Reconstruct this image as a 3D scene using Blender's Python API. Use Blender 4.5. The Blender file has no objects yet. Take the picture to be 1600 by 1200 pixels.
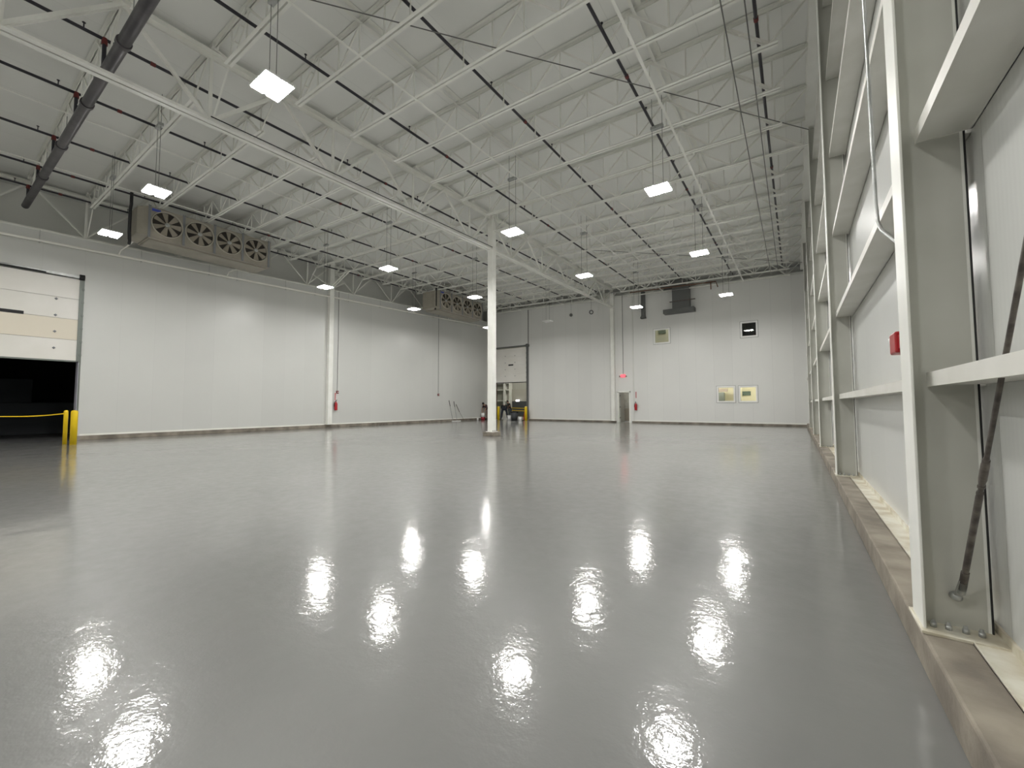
import bpy, math, random
from mathutils import Vector, Matrix
random.seed(7)
C = bpy.context.scene
COL = C.collection
# ------------------------------------------------------------------ camera, world, exposure
H = 1.35
vy = Vector((444., 31., 640.)).normalized()
up0 = Vector((-20., -(640. * 640. / 33.), 640.)).normalized()
upv = (up0 - vy * up0.dot(vy)).normalized()
xv = vy.cross(upv)
if xv.x < 0: xv = -xv
# rows = world axes in camera coordinates (x right, y down, z forward)
M = Matrix(((xv.x, -xv.y, -xv.z, 0), (vy.x, -vy.y, -vy.z, 0), (upv.x, -upv.y, -upv.z, H), (0, 0, 0, 1)))
cd = bpy.data.cameras.new('camera'); cam = bpy.data.objects.new('camera', cd); COL.objects.link(cam)
cd.sensor_fit = 'HORIZONTAL'; cd.sensor_width = 36.0; cd.lens = 14.4; cd.clip_start = .05; cd.clip_end = 300
cam.matrix_world = M; C.camera = cam
w = bpy.data.worlds.new('world'); C.world = w; w.use_nodes = True
w.node_tree.nodes['Background'].inputs[0].default_value = (.5, .52, .55, 1)
w.node_tree.nodes['Background'].inputs[1].default_value = .05
C.view_settings.view_transform = 'Standard'; C.view_settings.look = 'None'
C.view_settings.exposure = 0.0; C.view_settings.gamma = 1.0; C.view_settings.use_curve_mapping = False
LAMP = 212.0      # radiance of the led lenses

# ------------------------------------------------------------------ layout constants (metres)
XR, XL, YF, XG = .49, -23.15, 29.8, -10.86
XW = .80                        # right wall panel face
Y0, DY = 3.52, 1.517            # joist lattice
def rp(x, y): return 8.45 - .023 * x + .02 * y        # joist bottom chord plane
DK = .83
def deck(x, y): return rp(x, y) + DK
def wl_top(y): return 7.86 + .036 * y                 # top of the left insulated wall
def wf_top(x): return 9.27 - .026 * x                 # top of the far wall
YB = -9.0

# ------------------------------------------------------------------ materials
def mat(name, col, rough=.5, metal=0., emit=0., spec=.5, coat=0.):
    m = bpy.data.materials.new(name); m.use_nodes = True
    b = m.node_tree.nodes['Principled BSDF']
    b.inputs['Base Color'].default_value = (*col, 1); b.inputs['Roughness'].default_value = rough
    b.inputs['Metallic'].default_value = metal
    b.inputs['Specular IOR Level'].default_value = spec
    b.inputs['Coat Weight'].default_value = coat
    if emit:
        b.inputs['Emission Color'].default_value = (*col, 1); b.inputs['Emission Strength'].default_value = emit
    return m
def N(m, t, **k):
    n = m.node_tree.nodes.new(t)
    for a, v in k.items(): setattr(n, a, v)
    return n
def L(m, a, b): m.node_tree.links.new(a, b)
def mottle(m, c1, c2, scale=2., detail=5., bump=0., bscale=20., lo=.35, hi=.65, stretch=(1, 1, 1)):
    b = m.node_tree.nodes['Principled BSDF']
    tc = N(m, 'ShaderNodeTexCoord'); mp = N(m, 'ShaderNodeMapping'); mp.inputs['Scale'].default_value = stretch
    L(m, tc.outputs['Object'], mp.inputs[0])
    n = N(m, 'ShaderNodeTexNoise'); n.inputs['Scale'].default_value = scale; n.inputs['Detail'].default_value = detail
    L(m, mp.outputs[0], n.inputs['Vector'])
    r = N(m, 'ShaderNodeValToRGB'); r.color_ramp.elements[0].position = lo; r.color_ramp.elements[1].position = hi
    r.color_ramp.elements[0].color = (*c1, 1); r.color_ramp.elements[1].color = (*c2, 1)
    L(m, n.outputs['Fac'], r.inputs[0]); L(m, r.outputs[0], b.inputs['Base Color'])
    if bump:
        n2 = N(m, 'ShaderNodeTexNoise'); n2.inputs['Scale'].default_value = bscale; n2.inputs['Detail'].default_value = 3
        L(m, mp.outputs[0], n2.inputs['Vector'])
        bp = N(m, 'ShaderNodeBump'); bp.inputs['Strength'].default_value = bump; bp.inputs['Distance'].default_value = .02
        L(m, n2.outputs['Fac'], bp.inputs['Height']); L(m, bp.outputs[0], b.inputs['Normal'])
    return m
def panel_mat(name, axis, width, col, rough, rib=0., off=0., seam=.3):
    """metal-faced insulated panels: dark joint lines every `width` along axis, with fine ribs"""
    m = mat(name, col, rough, spec=.5)
    b = m.node_tree.nodes['Principled BSDF']
    tc = N(m, 'ShaderNodeTexCoord'); sp = N(m, 'ShaderNodeSeparateXYZ'); L(m, tc.outputs['Object'], sp.inputs[0])
    def math_(op, a, v=None, c=None):
        n = N(m, 'ShaderNodeMath', operation=op)
        if hasattr(a, 'links'): L(m, a, n.inputs[0])
        else: n.inputs[0].default_value = a
        if v is not None:
            if hasattr(v, 'links'): L(m, v, n.inputs[1])
            else: n.inputs[1].default_value = v
        if c is not None: n.inputs[2].default_value = c
        return n.outputs[0]
    a = math_('ADD', sp.outputs[axis], off + 1000 * width)
    fr = math_('FRACT', math_('DIVIDE', a, width))
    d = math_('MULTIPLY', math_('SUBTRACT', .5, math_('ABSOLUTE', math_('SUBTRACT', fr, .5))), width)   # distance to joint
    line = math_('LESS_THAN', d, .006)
    nz = N(m, 'ShaderNodeTexNoise'); nz.inputs['Scale'].default_value = .7; nz.inputs['Detail'].default_value = 4
    L(m, tc.outputs['Object'], nz.inputs['Vector'])
    pn = math_('FLOOR', math_('DIVIDE', a, width))
    wn = N(m, 'ShaderNodeTexWhiteNoise', noise_dimensions='1D'); L(m, pn, wn.inputs['W'])
    f1 = math_('ADD', math_('MULTIPLY', math_('SUBTRACT', nz.outputs['Fac'], .5), .05), math_('MULTIPLY', wn.outputs['Value'], .035))
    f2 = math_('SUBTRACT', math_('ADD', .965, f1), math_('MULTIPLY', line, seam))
    mx = N(m, 'ShaderNodeVectorMath', operation='SCALE'); mx.inputs[0].default_value = col; L(m, f2, mx.inputs['Scale'])
    L(m, mx.outputs[0], b.inputs['Base Color'])
    hgt = math_('MULTIPLY', math_('MINIMUM', d, .004), .6)
    if rib:
        s = math_('SINE', math_('MULTIPLY', sp.outputs[axis], 2 * math.pi / rib))
        hgt = math_('ADD', hgt, math_('MULTIPLY', s, .00012))
    hgt = math_('ADD', hgt, math_('MULTIPLY', nz.outputs['Fac'], .004))
    bp = N(m, 'ShaderNodeBump'); bp.inputs['Strength'].default_value = .7; bp.inputs['Distance'].default_value = 1.
    L(m, hgt, bp.inputs['Height']); L(m, bp.outputs[0], b.inputs['Normal'])
    return m

STEEL = mottle(mat('white_painted_steel', (.7, .7, .66), .45), (.80, .80, .74), (.87, .87, .82), 1.3)
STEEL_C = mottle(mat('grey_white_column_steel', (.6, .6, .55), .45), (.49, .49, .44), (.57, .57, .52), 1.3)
STEEL_W = mottle(mat('bright_white_steel', (.75, .75, .70), .4), (.86, .86, .80), (.92, .92, .87), 2.)
GIRT = mottle(mat('girt_white_steel', (.7, .7, .66), .45), (.72, .71, .65), (.80, .79, .74), 2.5)
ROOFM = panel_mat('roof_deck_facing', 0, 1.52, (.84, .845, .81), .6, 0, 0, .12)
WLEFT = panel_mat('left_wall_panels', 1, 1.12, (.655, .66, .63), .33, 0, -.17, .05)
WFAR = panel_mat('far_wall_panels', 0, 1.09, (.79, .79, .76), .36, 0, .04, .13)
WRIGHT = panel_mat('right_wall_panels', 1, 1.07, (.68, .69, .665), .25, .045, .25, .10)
BACKM = mat('upper_wall_facing', (.74, .745, .70), .7)
CONC = mottle(mat('bare_concrete', (.33, .29, .24), .8), (.19, .165, .135), (.35, .31, .25), 3.0, 8, .25, 30)
CONC_D = mottle(mat('stained_concrete', (.2, .18, .15), .8), (.15, .13, .105), (.31, .275, .225), 2.5, 8, .2, 30)
TRACK = mottle(mat('primed_base_angle', (.68, .65, .52), .5), (.55, .49, .36), (.78, .76, .66), 6, 6)
DARKP = mat('black_sprinkler_pipe', (.022, .020, .028), .35)
HDRP = mottle(mat('charcoal_main_pipe', (.06, .055, .06), .4), (.045, .042, .048), (.085, .078, .085), 3)
REDC = mat('red_coupling', (.15, .022, .02), .5)
RED = mat('alarm_red', (.42, .012, .018), .35)
YEL = mat('safety_yellow', (.86, .60, .01), .35)
DGALV = mat('dull_galvanised', (.20, .22, .20), .5, .3)
GALV = mottle(mat('galvanised_metal', (.42, .43, .42), .4, .6), (.34, .35, .34), (.52, .53, .52), 6)
ROD = mottle(mat('dark_steel_rod', (.10, .09, .08), .5, .3), (.07, .06, .055), (.17, .15, .13), 20)
DUCT = mat('grey_duct', (.13, .135, .13), .55)
EVAP = mottle(mat('evaporator_casing', (.34, .31, .26), .5), (.30, .28, .23), (.37, .34, .285), 1.5)
SHROUD = mat('fan_shroud_paint', (.48, .45, .38), .4)
EVAPD = mat('evaporator_divider', (.22, .23, .24), .5)
BLADE = mat('fan_blade', (.30, .27, .215), .5)
FANHOLE = mat('fan_opening', (.035, .03, .025), .8)
BLACK = mat('black_rubber', (.012, .012, .013), .6)
DARKWALL = mat('unlit_store_wall', (.035, .036, .035), .9)  # near-black colour carries the gloom of the unlit store
DOORP = mottle(mat('cream_door_panel', (.76, .73, .66), .45), (.74, .72, .66), (.80, .78, .73), .8, 3)
DOORP2 = mat('cream_door_band', (.74, .68, .56), .45)
WHITEP = mat('white_plastic', (.9, .9, .88), .35)
CABLE = mat('grey_cable', (.16, .16, .15), .6)
PIPEW = mat('white_pvc_pipe', (.93, .92, .85), .3)
LENS = mat('led_lens', (1, .985, .955), .4, emit=LAMP)
CREAM = mat('cream_room_wall', (.82, .78, .60), .6)
SKIN = mat('skin', (.45, .25, .18), .6)
BLUE = mat('blue_label', (.05, .08, .45), .4)

def floor_mat():
    m = mat('grey_epoxy_floor', (.25, .25, .24), .12, spec=.30, coat=.9)
    m.node_tree.nodes['Principled BSDF'].inputs['Coat IOR'].default_value = 1.5
    m.node_tree.nodes['Principled BSDF'].inputs['Coat Roughness'].default_value = .09
    b = m.node_tree.nodes['Principled BSDF']
    tc = N(m, 'ShaderNodeTexCoord')
    n = N(m, 'ShaderNodeTexNoise'); n.inputs['Scale'].default_value = .55; n.inputs['Detail'].default_value = 6; n.inputs['Roughness'].default_value = .6
    L(m, tc.outputs['Object'], n.inputs['Vector'])
    r = N(m, 'ShaderNodeValToRGB'); r.color_ramp.elements[0].position = .3; r.color_ramp.elements[1].position = .7
    r.color_ramp.elements[0].color = (.190, .191, .185, 1); r.color_ramp.elements[1].color = (.222, .221, .213, 1)
    L(m, n.outputs['Fac'], r.inputs[0]); L(m, r.outputs[0], b.inputs['Base Color'])
    # roller texture and long soft undulation of the poured coating
    n2 = N(m, 'ShaderNodeTexNoise'); n2.inputs['Scale'].default_value = 1.1; n2.inputs['Detail'].default_value = 2
    n3 = N(m, 'ShaderNodeTexNoise'); n3.inputs['Scale'].default_value = 7.; n3.inputs['Detail'].default_value = 4; n3.inputs['Roughness'].default_value = .65
    n4 = N(m, 'ShaderNodeTexNoise'); n4.inputs['Scale'].default_value = 38.; n4.inputs['Detail'].default_value = 3
    for q in (n2, n3, n4): L(m, tc.outputs['Object'], q.inputs['Vector'])
    def mul(o, k):
        x = N(m, 'ShaderNodeMath', operation='MULTIPLY'); L(m, o, x.inputs[0]); x.inputs[1].default_value = k; return x.outputs[0]
    def add(a, c):
        x = N(m, 'ShaderNodeMath', operation='ADD'); L(m, a, x.inputs[0]); L(m, c, x.inputs[1]); return x.outputs[0]
    h = add(add(mul(n2.outputs['Fac'], .0085), mul(n3.outputs['Fac'], .0027)), mul(n4.outputs['Fac'], .00024))
    bp = N(m, 'ShaderNodeBump'); bp.inputs['Strength'].default_value = 1.; bp.inputs['Distance'].default_value = 1.
    L(m, h, bp.inputs['Height']); L(m, bp.outputs[0], b.inputs['Normal']); L(m, bp.outputs[0], b.inputs['Coat Normal'])
    rr = N(m, 'ShaderNodeMapRange'); rr.inputs['From Min'].default_value = .3; rr.inputs['From Max'].default_value = .7
    rr.inputs['To Min'].default_value = .30; rr.inputs['To Max'].default_value = .40
    L(m, n3.outputs['Fac'], rr.inputs[0]); L(m, rr.outputs[0], b.inputs['Roughness'])
    return m
FLOORM = floor_mat()

# ------------------------------------------------------------------ mesh builder
class MB:
    def __init__(s): s.v = []; s.f = []; s.m = []; s.sm = []; s.mi = 0
    def add(s, vs, fs, smooth=False):
        o = len(s.v); s.v += [tuple(v) for v in vs]
        for f in fs: s.f.append(tuple(i + o for i in f)); s.m.append(s.mi); s.sm.append(smooth)
        return s
    def hexa(s, p): return s.add(p, [(0, 3, 2, 1), (4, 5, 6, 7), (0, 1, 5, 4), (1, 2, 6, 5), (2, 3, 7, 6), (3, 0, 4, 7)])
    def box(s, x0, x1, y0, y1, z0, z1):
        return s.hexa([(x0, y0, z0), (x1, y0, z0), (x1, y1, z0), (x0, y1, z0), (x0, y0, z1), (x1, y0, z1), (x1, y1, z1), (x0, y1, z1)])
    def cbox(s, c, d): return s.box(c[0] - d[0] / 2, c[0] + d[0] / 2, c[1] - d[1] / 2, c[1] + d[1] / 2, c[2] - d[2] / 2, c[2] + d[2] / 2)
    def bar(s, p, q, side, wd, th):
        """box from p to q; `wd` wide along side, `th` along the third axis"""
        p = Vector(p); q = Vector(q); a = (q - p).normalized(); u = Vector(side); u = (u - a * u.dot(a)).normalized(); n = a.cross(u)
        u = u * wd / 2; n = n * th / 2
        return s.hexa([p - u - n, p + u - n, p + u + n, p - u + n, q - u - n, q + u - n, q + u + n, q - u + n])
    def tube(s, pts, r, n=8, cap=True):
        pts = [Vector(p) for p in pts]; rs = r if isinstance(r, (list, tuple)) else [r] * len(pts)
        ref = None; rings = []
        for i, p in enumerate(pts):
            a = (pts[min(i + 1, len(pts) - 1)] - pts[max(i - 1, 0)]).normalized()
            if ref is None:
                ref = Vector((0, 0, 1)) if abs(a.z) < .9 else Vector((1, 0, 0))
            u = (ref - a * ref.dot(a)).normalized(); ref = u; v = a.cross(u)
            rings.append([p + (u * math.cos(2 * math.pi * k / n) + v * math.sin(2 * math.pi * k / n)) * rs[i] for k in range(n)])
        vs = [v for r_ in rings for v in r_]; fs = []
        for i in range(len(rings) - 1):
            for k in range(n): fs.append((i * n + k, i * n + (k + 1) % n, (i + 1) * n + (k + 1) % n, (i + 1) * n + k))
        s.add(vs, fs, True)
        if cap:
            s.add(rings[0], [tuple(range(n))[::-1]]); s.add(rings[-1], [tuple(range(n))])
        return s
    def lathe(s, c, axis, prof, n=20):
        """prof: list of (distance along axis, radius)"""
        c = Vector(c); a = Vector(axis).normalized()
        pts = [c + a * d for d, _ in prof]
        ref = Vector((0, 0, 1)) if abs(a.z) < .9 else Vector((1, 0, 0))
        u = (ref - a * ref.dot(a)).normalized(); v = a.cross(u)
        vs = []; fs = []
        for p, (_, r) in zip(pts, prof):
            vs += [p + (u * math.cos(2 * math.pi * k / n) + v * math.sin(2 * math.pi * k / n)) * r for k in range(n)]
        for i in range(len(prof) - 1):
            for k in range(n): fs.append((i * n + k, i * n + (k + 1) % n, (i + 1) * n + (k + 1) % n, (i + 1) * n + k))
        s.add(vs, fs, True); return s
    def build(s, name, m, parent=None, bevel=0., loc=None):
        me = bpy.data.meshes.new(name)
        vs = s.v
        if loc: vs = [(x - loc[0], y - loc[1], z - loc[2]) for x, y, z in vs]
        me.from_pydata(vs, [], s.f)
        for mm in (m if isinstance(m, (list, tuple)) else [m]): me.materials.append(mm)
        for p, mi, sm in zip(me.polygons, s.m, s.sm): p.material_index = mi; p.use_smooth = sm
        me.update()
        o = bpy.data.objects.new(name, me); COL.objects.link(o)
        if parent is not None:
            o.parent = parent; o.location = -parent.location if not loc else (Vector(loc) - parent.location)
        elif loc: o.location = loc
        if bevel:
            bv = o.modifiers.new('bevel', 'BEVEL'); bv.width = bevel; bv.segments = 2; bv.limit_method = 'ANGLE'
        return o
def tag(o, label=None, cat=None, group=None, kind=None):
    if label: o['label'] = label
    if cat: o['category'] = cat
    if group: o['group'] = group
    if kind: o['kind'] = kind
    return o
def empty(name, loc, label, cat, group=None):
    o = bpy.data.objects.new(name, None); COL.objects.link(o); o.location = loc; o.empty_display_size = .2
    return tag(o, label, cat, group)
def struct(name, mb, m, parent=None, label=None, bevel=0.):
    o = mb.build(name, m, parent, bevel)
    if parent is None: o['kind'] = 'structure'
    if label: o['label'] = label
    return o
def clone(root, dloc, label, group=None):
    r = root.copy(); COL.objects.link(r); r.location = root.location + Vector(dloc); r['label'] = label
    if group: r['group'] = group
    for ch in list(root.children):
        c = ch.copy(); COL.objects.link(c); c.parent = r
        for g in list(ch.children):
            d = g.copy(); COL.objects.link(d); d.parent = c
    return r
ORD = ['nearest', 'second', 'third', 'fourth', 'fifth', 'sixth', 'seventh', 'eighth', 'ninth', 'tenth', 'eleventh', 'twelfth', 'thirteenth',
       'fourteenth', 'fifteenth', 'sixteenth', 'seventeenth', 'eighteenth', 'nineteenth', 'twentieth', 'twenty-first']

# ------------------------------------------------------------------ setting: floor, roof deck, walls
f = MB(); f.box(XL - .45, XR + .02, YB, YF + .3, -.2, 0); struct('floor', f, FLOORM)
f = MB(); f.box(-34, XL - .45, YB, 9, -.2, -.002); struct('floor', f, mat('dark_store_floor', (.09, .09, .09), .5))  # dark tone paints in the lack of light beyond the door
f = MB(); f.box(-31.2, -1, YF + .3, 41, -.2, -.002); struct('floor', f, mottle(mat('dock_floor', (.28, .28, .28), .4), (.22, .22, .22), (.32, .32, .32)))
c = MB()
x0, x1, y0, y1 = -25.0, XW + .2, YB, YF + 1.2
c.hexa([(x0, y0, deck(x0, y0)), (x1, y0, deck(x1, y0)), (x1, y1, deck(x1, y1)), (x0, y1, deck(x0, y1)),
        (x0, y0, deck(x0, y0) + .2), (x1, y0, deck(x1, y0) + .2), (x1, y1, deck(x1, y1) + .2), (x0, y1, deck(x0, y1) + .2)])
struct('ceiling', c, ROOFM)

def wall_cells(mb, ubk, zbk, holes, topf, place):
    """grid wall with rectangular holes (u0,u1,z0,z1); topf(u) gives the sloping top"""
    us = sorted(set(ubk + [h for q in holes for h in q[:2]])); zs = sorted(set(zbk + [h for q in holes for h in q[2:]]))
    for a, b in zip(us, us[1:]):
        for i, za in enumerate(zs):
            last = i == len(zs) - 1
            zb0 = topf(a) if last else zs[i + 1]; zb1 = topf(b) if last else zs[i + 1]
            cu = (a + b) / 2; cz = (za + min(zb0, zb1)) / 2
            if any(h[0] < cu < h[1] and h[2] < cz < h[3] for h in holes): continue
            place(mb, a, b, za, zb0, zb1)
def pl_x(x0, x1):
    return lambda mb, a, b, z, t0, t1: mb.hexa([(x0, a, z), (x1, a, z), (x1, b, z), (x0, b, z), (x0, a, t0), (x1, a, t0), (x1, b, t1), (x0, b, t1)])
def pl_y(y0, y1):
    return lambda mb, a, b, z, t0, t1: mb.hexa([(a, y0, z), (b, y0, z), (b, y1, z), (a, y1, z), (a, y0, t0), (b, y0, t1), (b, y1, t1), (a, y1, t0)])
LD = (-.25, 3.50, 0, 6.35)      # left dock opening (y0,y1,z0,z1)
FD = (-22.55, -19.02, 0, 6.50)  # far dock opening (x0,x1,..)
MD = (-11.0, -10.02, 0, 2.30)   # personnel door
WN = [(-4.27, -3.19, 1.45, 2.52), (-3.0, -1.95, 1.45, 2.50), (-8.26, -7.13, 5.63, 6.72), (-2.80, -1.84, 5.58, 6.60)]
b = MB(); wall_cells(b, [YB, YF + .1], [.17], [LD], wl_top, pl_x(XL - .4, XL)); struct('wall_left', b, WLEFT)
b = MB(); b.box(-24.9, -24.6, YB, YF + 1, 6.6, 10.6); struct('wall_left', b, BACKM)
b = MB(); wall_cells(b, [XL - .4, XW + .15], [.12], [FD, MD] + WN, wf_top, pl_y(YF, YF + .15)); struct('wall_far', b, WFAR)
b = MB(); b.box(-24.8, XW + .2, YF + .9, YF + 1.1, 8.6, 10.9); struct('wall_far', b, BACKM)
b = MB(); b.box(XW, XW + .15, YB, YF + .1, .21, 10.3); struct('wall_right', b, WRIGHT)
b = MB(); b.box(-24.8, XW + .15, YB - .2, YB, 0, 10.2); struct('wall_back', b, mat('back_wall_paint', (.7, .7, .67), .5))
# concrete curbs
b = MB(); b.box(XR, XW + .15, YB, YF + .1, 0, .19); struct('baseboard_right', b, CONC, bevel=.012)
b = MB(); b.box(XL - .4, XL + .10, LD[1], YF, 0, .17); b.box(XL - .4, XL + .10, YB, LD[0], 0, .17); struct('baseboard_left', b, CONC_D, bevel=.01)
b = MB(); b.box(XL, FD[0] - .15, YF - .07, YF + .15, 0, .12); b.box(FD[1] + .15, MD[0] - .1, YF - .07, YF + .15, 0, .12); b.box(MD[1] + .1, XR, YF - .07, YF + .15, 0, .12)
struct('baseboard_far', b, CONC_D, bevel=.01)
# base angles holding the right wall panels
b = MB()
b.box(.665, XW, YB, YF, .19, .197); b.box(.665, .671, YB, YF, .19, .205); b.box(XW - .012, XW, YB, YF, .19, .245)
struct('trim_1', b, TRACK)
b = MB(); b.box(XL, XL + .012, LD[1] + .1, YF - .02, .17, .24); b.box(XL + .2, FD[0] - .1, YF - .012, YF, .12, .20); b.box(FD[1] + .2, MD[0] - .12, YF - .012, YF, .12, .20); b.box(MD[1] + .12, XR, YF - .012, YF, .12, .20)
struct('trim_2', b, STEEL_W)
b = MB()   # cap flashing on the left wall
b.hexa([(XL - .42, YB, wl_top(YB) - .02), (XL + .015, YB, wl_top(YB) - .02), (XL + .015, YF, wl_top(YF) - .02), (XL - .42, YF, wl_top(YF) - .02),
        (XL - .42, YB, wl_top(YB) + .015), (XL + .015, YB, wl_top(YB) + .015), (XL + .015, YF, wl_top(YF) + .015), (XL - .42, YF, wl_top(YF) + .015)])
struct('trim_3', b, STEEL)
b = MB()
for (ya, yb) in ((YF - .02, YF),):
    xa, xb = XL, XW
    b.hexa([(xa, ya, wf_top(xa) - .12), (xb, ya, wf_top(xb) - .12), (xb, YF + .16, wf_top(xb) - .12), (xa, YF + .16, wf_top(xa) - .12),
            (xa, ya, wf_top(xa) + .01), (xb, ya, wf_top(xb) + .01), (xb, YF + .16, wf_top(xb) + .01), (xa, YF + .16, wf_top(xa) + .01)])
struct('trim_4', b, BACKM)
b = MB(); b.box(-9.82, -9.74, YF - .03, YF, .12, wf_top(-9.8) - .1); struct('trim_5', b, BACKM)
b = MB(); b.box(-18.95, -18.87, YF - .04, YF, .12, wf_top(-19) - .1); struct('trim_6', b, mat('grey_joint_strip', (.3, .3, .29), .5))

# ------------------------------------------------------------------ right wall columns and girts
CY = [3.08, 8.55, 13.9, 19.2, 24.5, -2.4]
CN = ['nearest', 'second', 'third', 'fourth', 'fifth']
GZ = [1.465, 2.80, 4.16, 5.50, 6.85, 8.15]
def wall_column(y, name_l):
    t = empty('steel_column', (.64, y, .19), name_l, 'column')
    zt = deck(.6, y) - .10
    h = MB(); h.box(.50, .512, y - .115, y + .115, .205, zt)
    h.build('flange', STEEL_W, t, .003)
    h = MB(); h.box(.753, .765, y - .005, y + .115, .205, zt); h.build('flange', STEEL, t)
    h = MB(); h.box(.766, .772, y - .012, y + .012, .205, zt); h.build('seal_strip', BLACK, t)  # black strip stands in for the shaded gap between column and wall
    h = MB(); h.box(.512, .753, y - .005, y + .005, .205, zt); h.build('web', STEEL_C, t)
    h = MB(); h.box(.487, .79, y - .15, y + .15, .19, .206); h.build('base_plate', TRACK, t, .003)
    for dx in (.545, .60, .66, .715):
        for s in (-1, 1):
            q = MB(); q.lathe((dx, y + s * .07, .206), (0, 0, 1), [(0, .0), (0, .013), (.022, .013), (.022, .008), (.035, .008), (.035, 0)], 8); q.build('anchor_bolt', GALV, t)
    return t
for i, y in enumerate(CY[:5]):
    wall_column(y, ['white steel wall column nearest the viewer on the right, beside the brace rod', 'white H-section column, second along the right wall from the viewer',
                    'white column third along the right wall, where a joist chord runs into it', 'narrow-looking white column fourth along the right wall',
                    'last free white column of the right wall before the far corner'][i])
wall_column(CY[5], 'white steel column of the right wall standing behind the viewer')
BN = ['between the viewer and the nearest column', 'between the nearest and second columns', 'between the second and third columns', 'between the third and fourth columns', 'between the fourth and fifth columns', 'between the fifth column and the far corner']
GN = ['lowest', 'second lowest', 'third lowest', 'fourth lowest', 'fifth lowest', 'topmost']
segs = [(CY[5], CY[0]), (CY[0], CY[1]), (CY[1], CY[2]), (CY[2], CY[3]), (CY[3], CY[4]), (CY[4], YF)]
for si, (ya, yb) in enumerate(segs):
    for gi, z in enumerate(GZ):
        if si == 0: z = z + .01
        ya_, yb_ = ya + .012, yb - .012
        g = MB(); g.box(.585, XW, ya_, yb_, z - .027, z - .023)       # web
        g.box(.580, .585, ya_, yb_, z - .035, z + .040)               # front lip
        g.box(.585, .600, ya_, yb_, z + .036, z + .040)
        g.box(XW - .004, XW, ya_, yb_, z - .027, z + .040)
        o = g.build('wall_girt', GIRT, loc=(.69, (ya + yb) / 2, z))
        tag(o, f'white horizontal wall girt, {GN[gi]} of those {BN[si]}', 'girt')
# eave beam on the right columns
b = MB()
for (za, zb, xa, xb) in ((-.50, -.488, .44, .72), (-.03, -.018, .44, .72), (-.488, -.03, .575, .587)):
    b.hexa([(xa, YB + 1, deck(.6, YB + 1) + za), (xb, YB + 1, deck(.6, YB + 1) + za), (xb, YF, deck(.6, YF) + za), (xa, YF, deck(.6, YF) + za),
            (xa, YB + 1, deck(.6, YB + 1) + zb), (xb, YB + 1, deck(.6, YB + 1) + zb), (xb, YF, deck(.6, YF) + zb), (xa, YF, deck(.6, YF) + zb)])
tag(b.build('eave_beam', STEEL), 'long white beam on top of the right wall columns', 'beam')

# ------------------------------------------------------------------ roof joists
def chord(mb, p, q, leg, gap, t=.006, up=1):
    """double angle chord running p->q, flanges facing down (up=1: vertical legs above)"""
    p = Vector(p); q = Vector(q); a = (q - p).normalized(); s = Vector((0, 0, 1)).cross(a).normalized(); n = a.cross(s).normalized()
    if n.z < 0: n = -n
    for sg in (-1, 1):
        o = s * sg * (gap / 2 + leg / 2)
        mb.bar(p + o, q + o, s, leg, t)
        o = s * sg * (gap / 2 + t / 2) + n * up * leg / 2
        mb.bar(p + o, q + o, s, t, leg)
def make_joist(xa, xb, ext_l, ext_r, label, y=0.):
    """joist bearing at xa and xb; bottom chord held back by ext at each end"""
    zc = rp(0, y)
    def zb(x): return zc - .023 * x
    def zt(x): return zc - .023 * x + DK - .02
    xm = (xa + xb) / 2
    t = empty('roof_joist', (xm, y, zb(xm)), label, 'joist', None)
    lo = (xm, y, zb(xm))
    def part(mb, name, m=STEEL):
        return mb.build(name, m, t, loc=lo)
    bl, br = xa + ext_l, xb - ext_r
    h = MB(); chord(h, (bl, y, zb(bl)), (br, y, zb(br)), .060, .034); part(h, 'bottom_chord', STEEL_W)
    h = MB(); chord(h, (xa, y, zt(xa) - .0), (xb, y, zt(xb)), .065, .022, up=-1); part(h, 'top_chord')
    for x in (xa, xb):
        s = 1 if x == xa else -1
        h = MB(); h.box(min(x, x + s * .2), max(x, x + s * .2), y - .06, y + .06, zt(x) - .09, zt(x) - .005); part(h, 'seat')
    # warren web with verticals
    n = 7
    bn = [bl + .12 + (br - bl - .24) * i / (n - 1) for i in range(n)] if False else [bl + .15 + (br - bl - .3) * i / 6 for i in range(7)]
    tn = [xa + .1] + [(p + q) / 2 for p, q in zip(bn, bn[1:])] + [xb - .1]
    for i, x in enumerate(bn):
        for x2 in (tn[i], tn[i + 1]):
            endw = x2 in (tn[0], tn[-1]) or (i in (0, 6))
            h = MB()
            if endw and ((i == 0 and x2 == tn[1]) or (i == 6 and x2 == tn[6])):
                for s in (-1, 1): h.bar((x, y + s * .045, zb(x) + .03), (x2, y + s * .045, zt(x2) - .03), (0, 1, 0), .022, .04)
                for k in (.35, .65):
                    p = Vector((x, y, zb(x))).lerp(Vector((x2, y, zt(x2))), k); h.cbox(p, (.05, .09, .03))
            else:
                h.bar((x, y, zb(x) + .03), (x2, y, zt(x2) - .03), (0, 1, 0), .030, .042 if i % 2 else .034)
            part(h, 'diagonal_web')
        h = MB(); h.bar((x, y + .01, zb(x) + .02), (x, y + .01, zt(x) - .02), (0, 1, 0), .026, .034); part(h, 'vertical_web')
        if 0 < i: 
            x3 = tn[i]; h = MB(); h.bar((x3, y - .01, zb(x3) + .02), (x3, y - .01, zt(x3) - .03), (0, 1, 0), .022, .03); part(h, 'vertical_web')
    return t
ks = list(range(-3, 18))
def jy(k): return Y0 + DY * k
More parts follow.
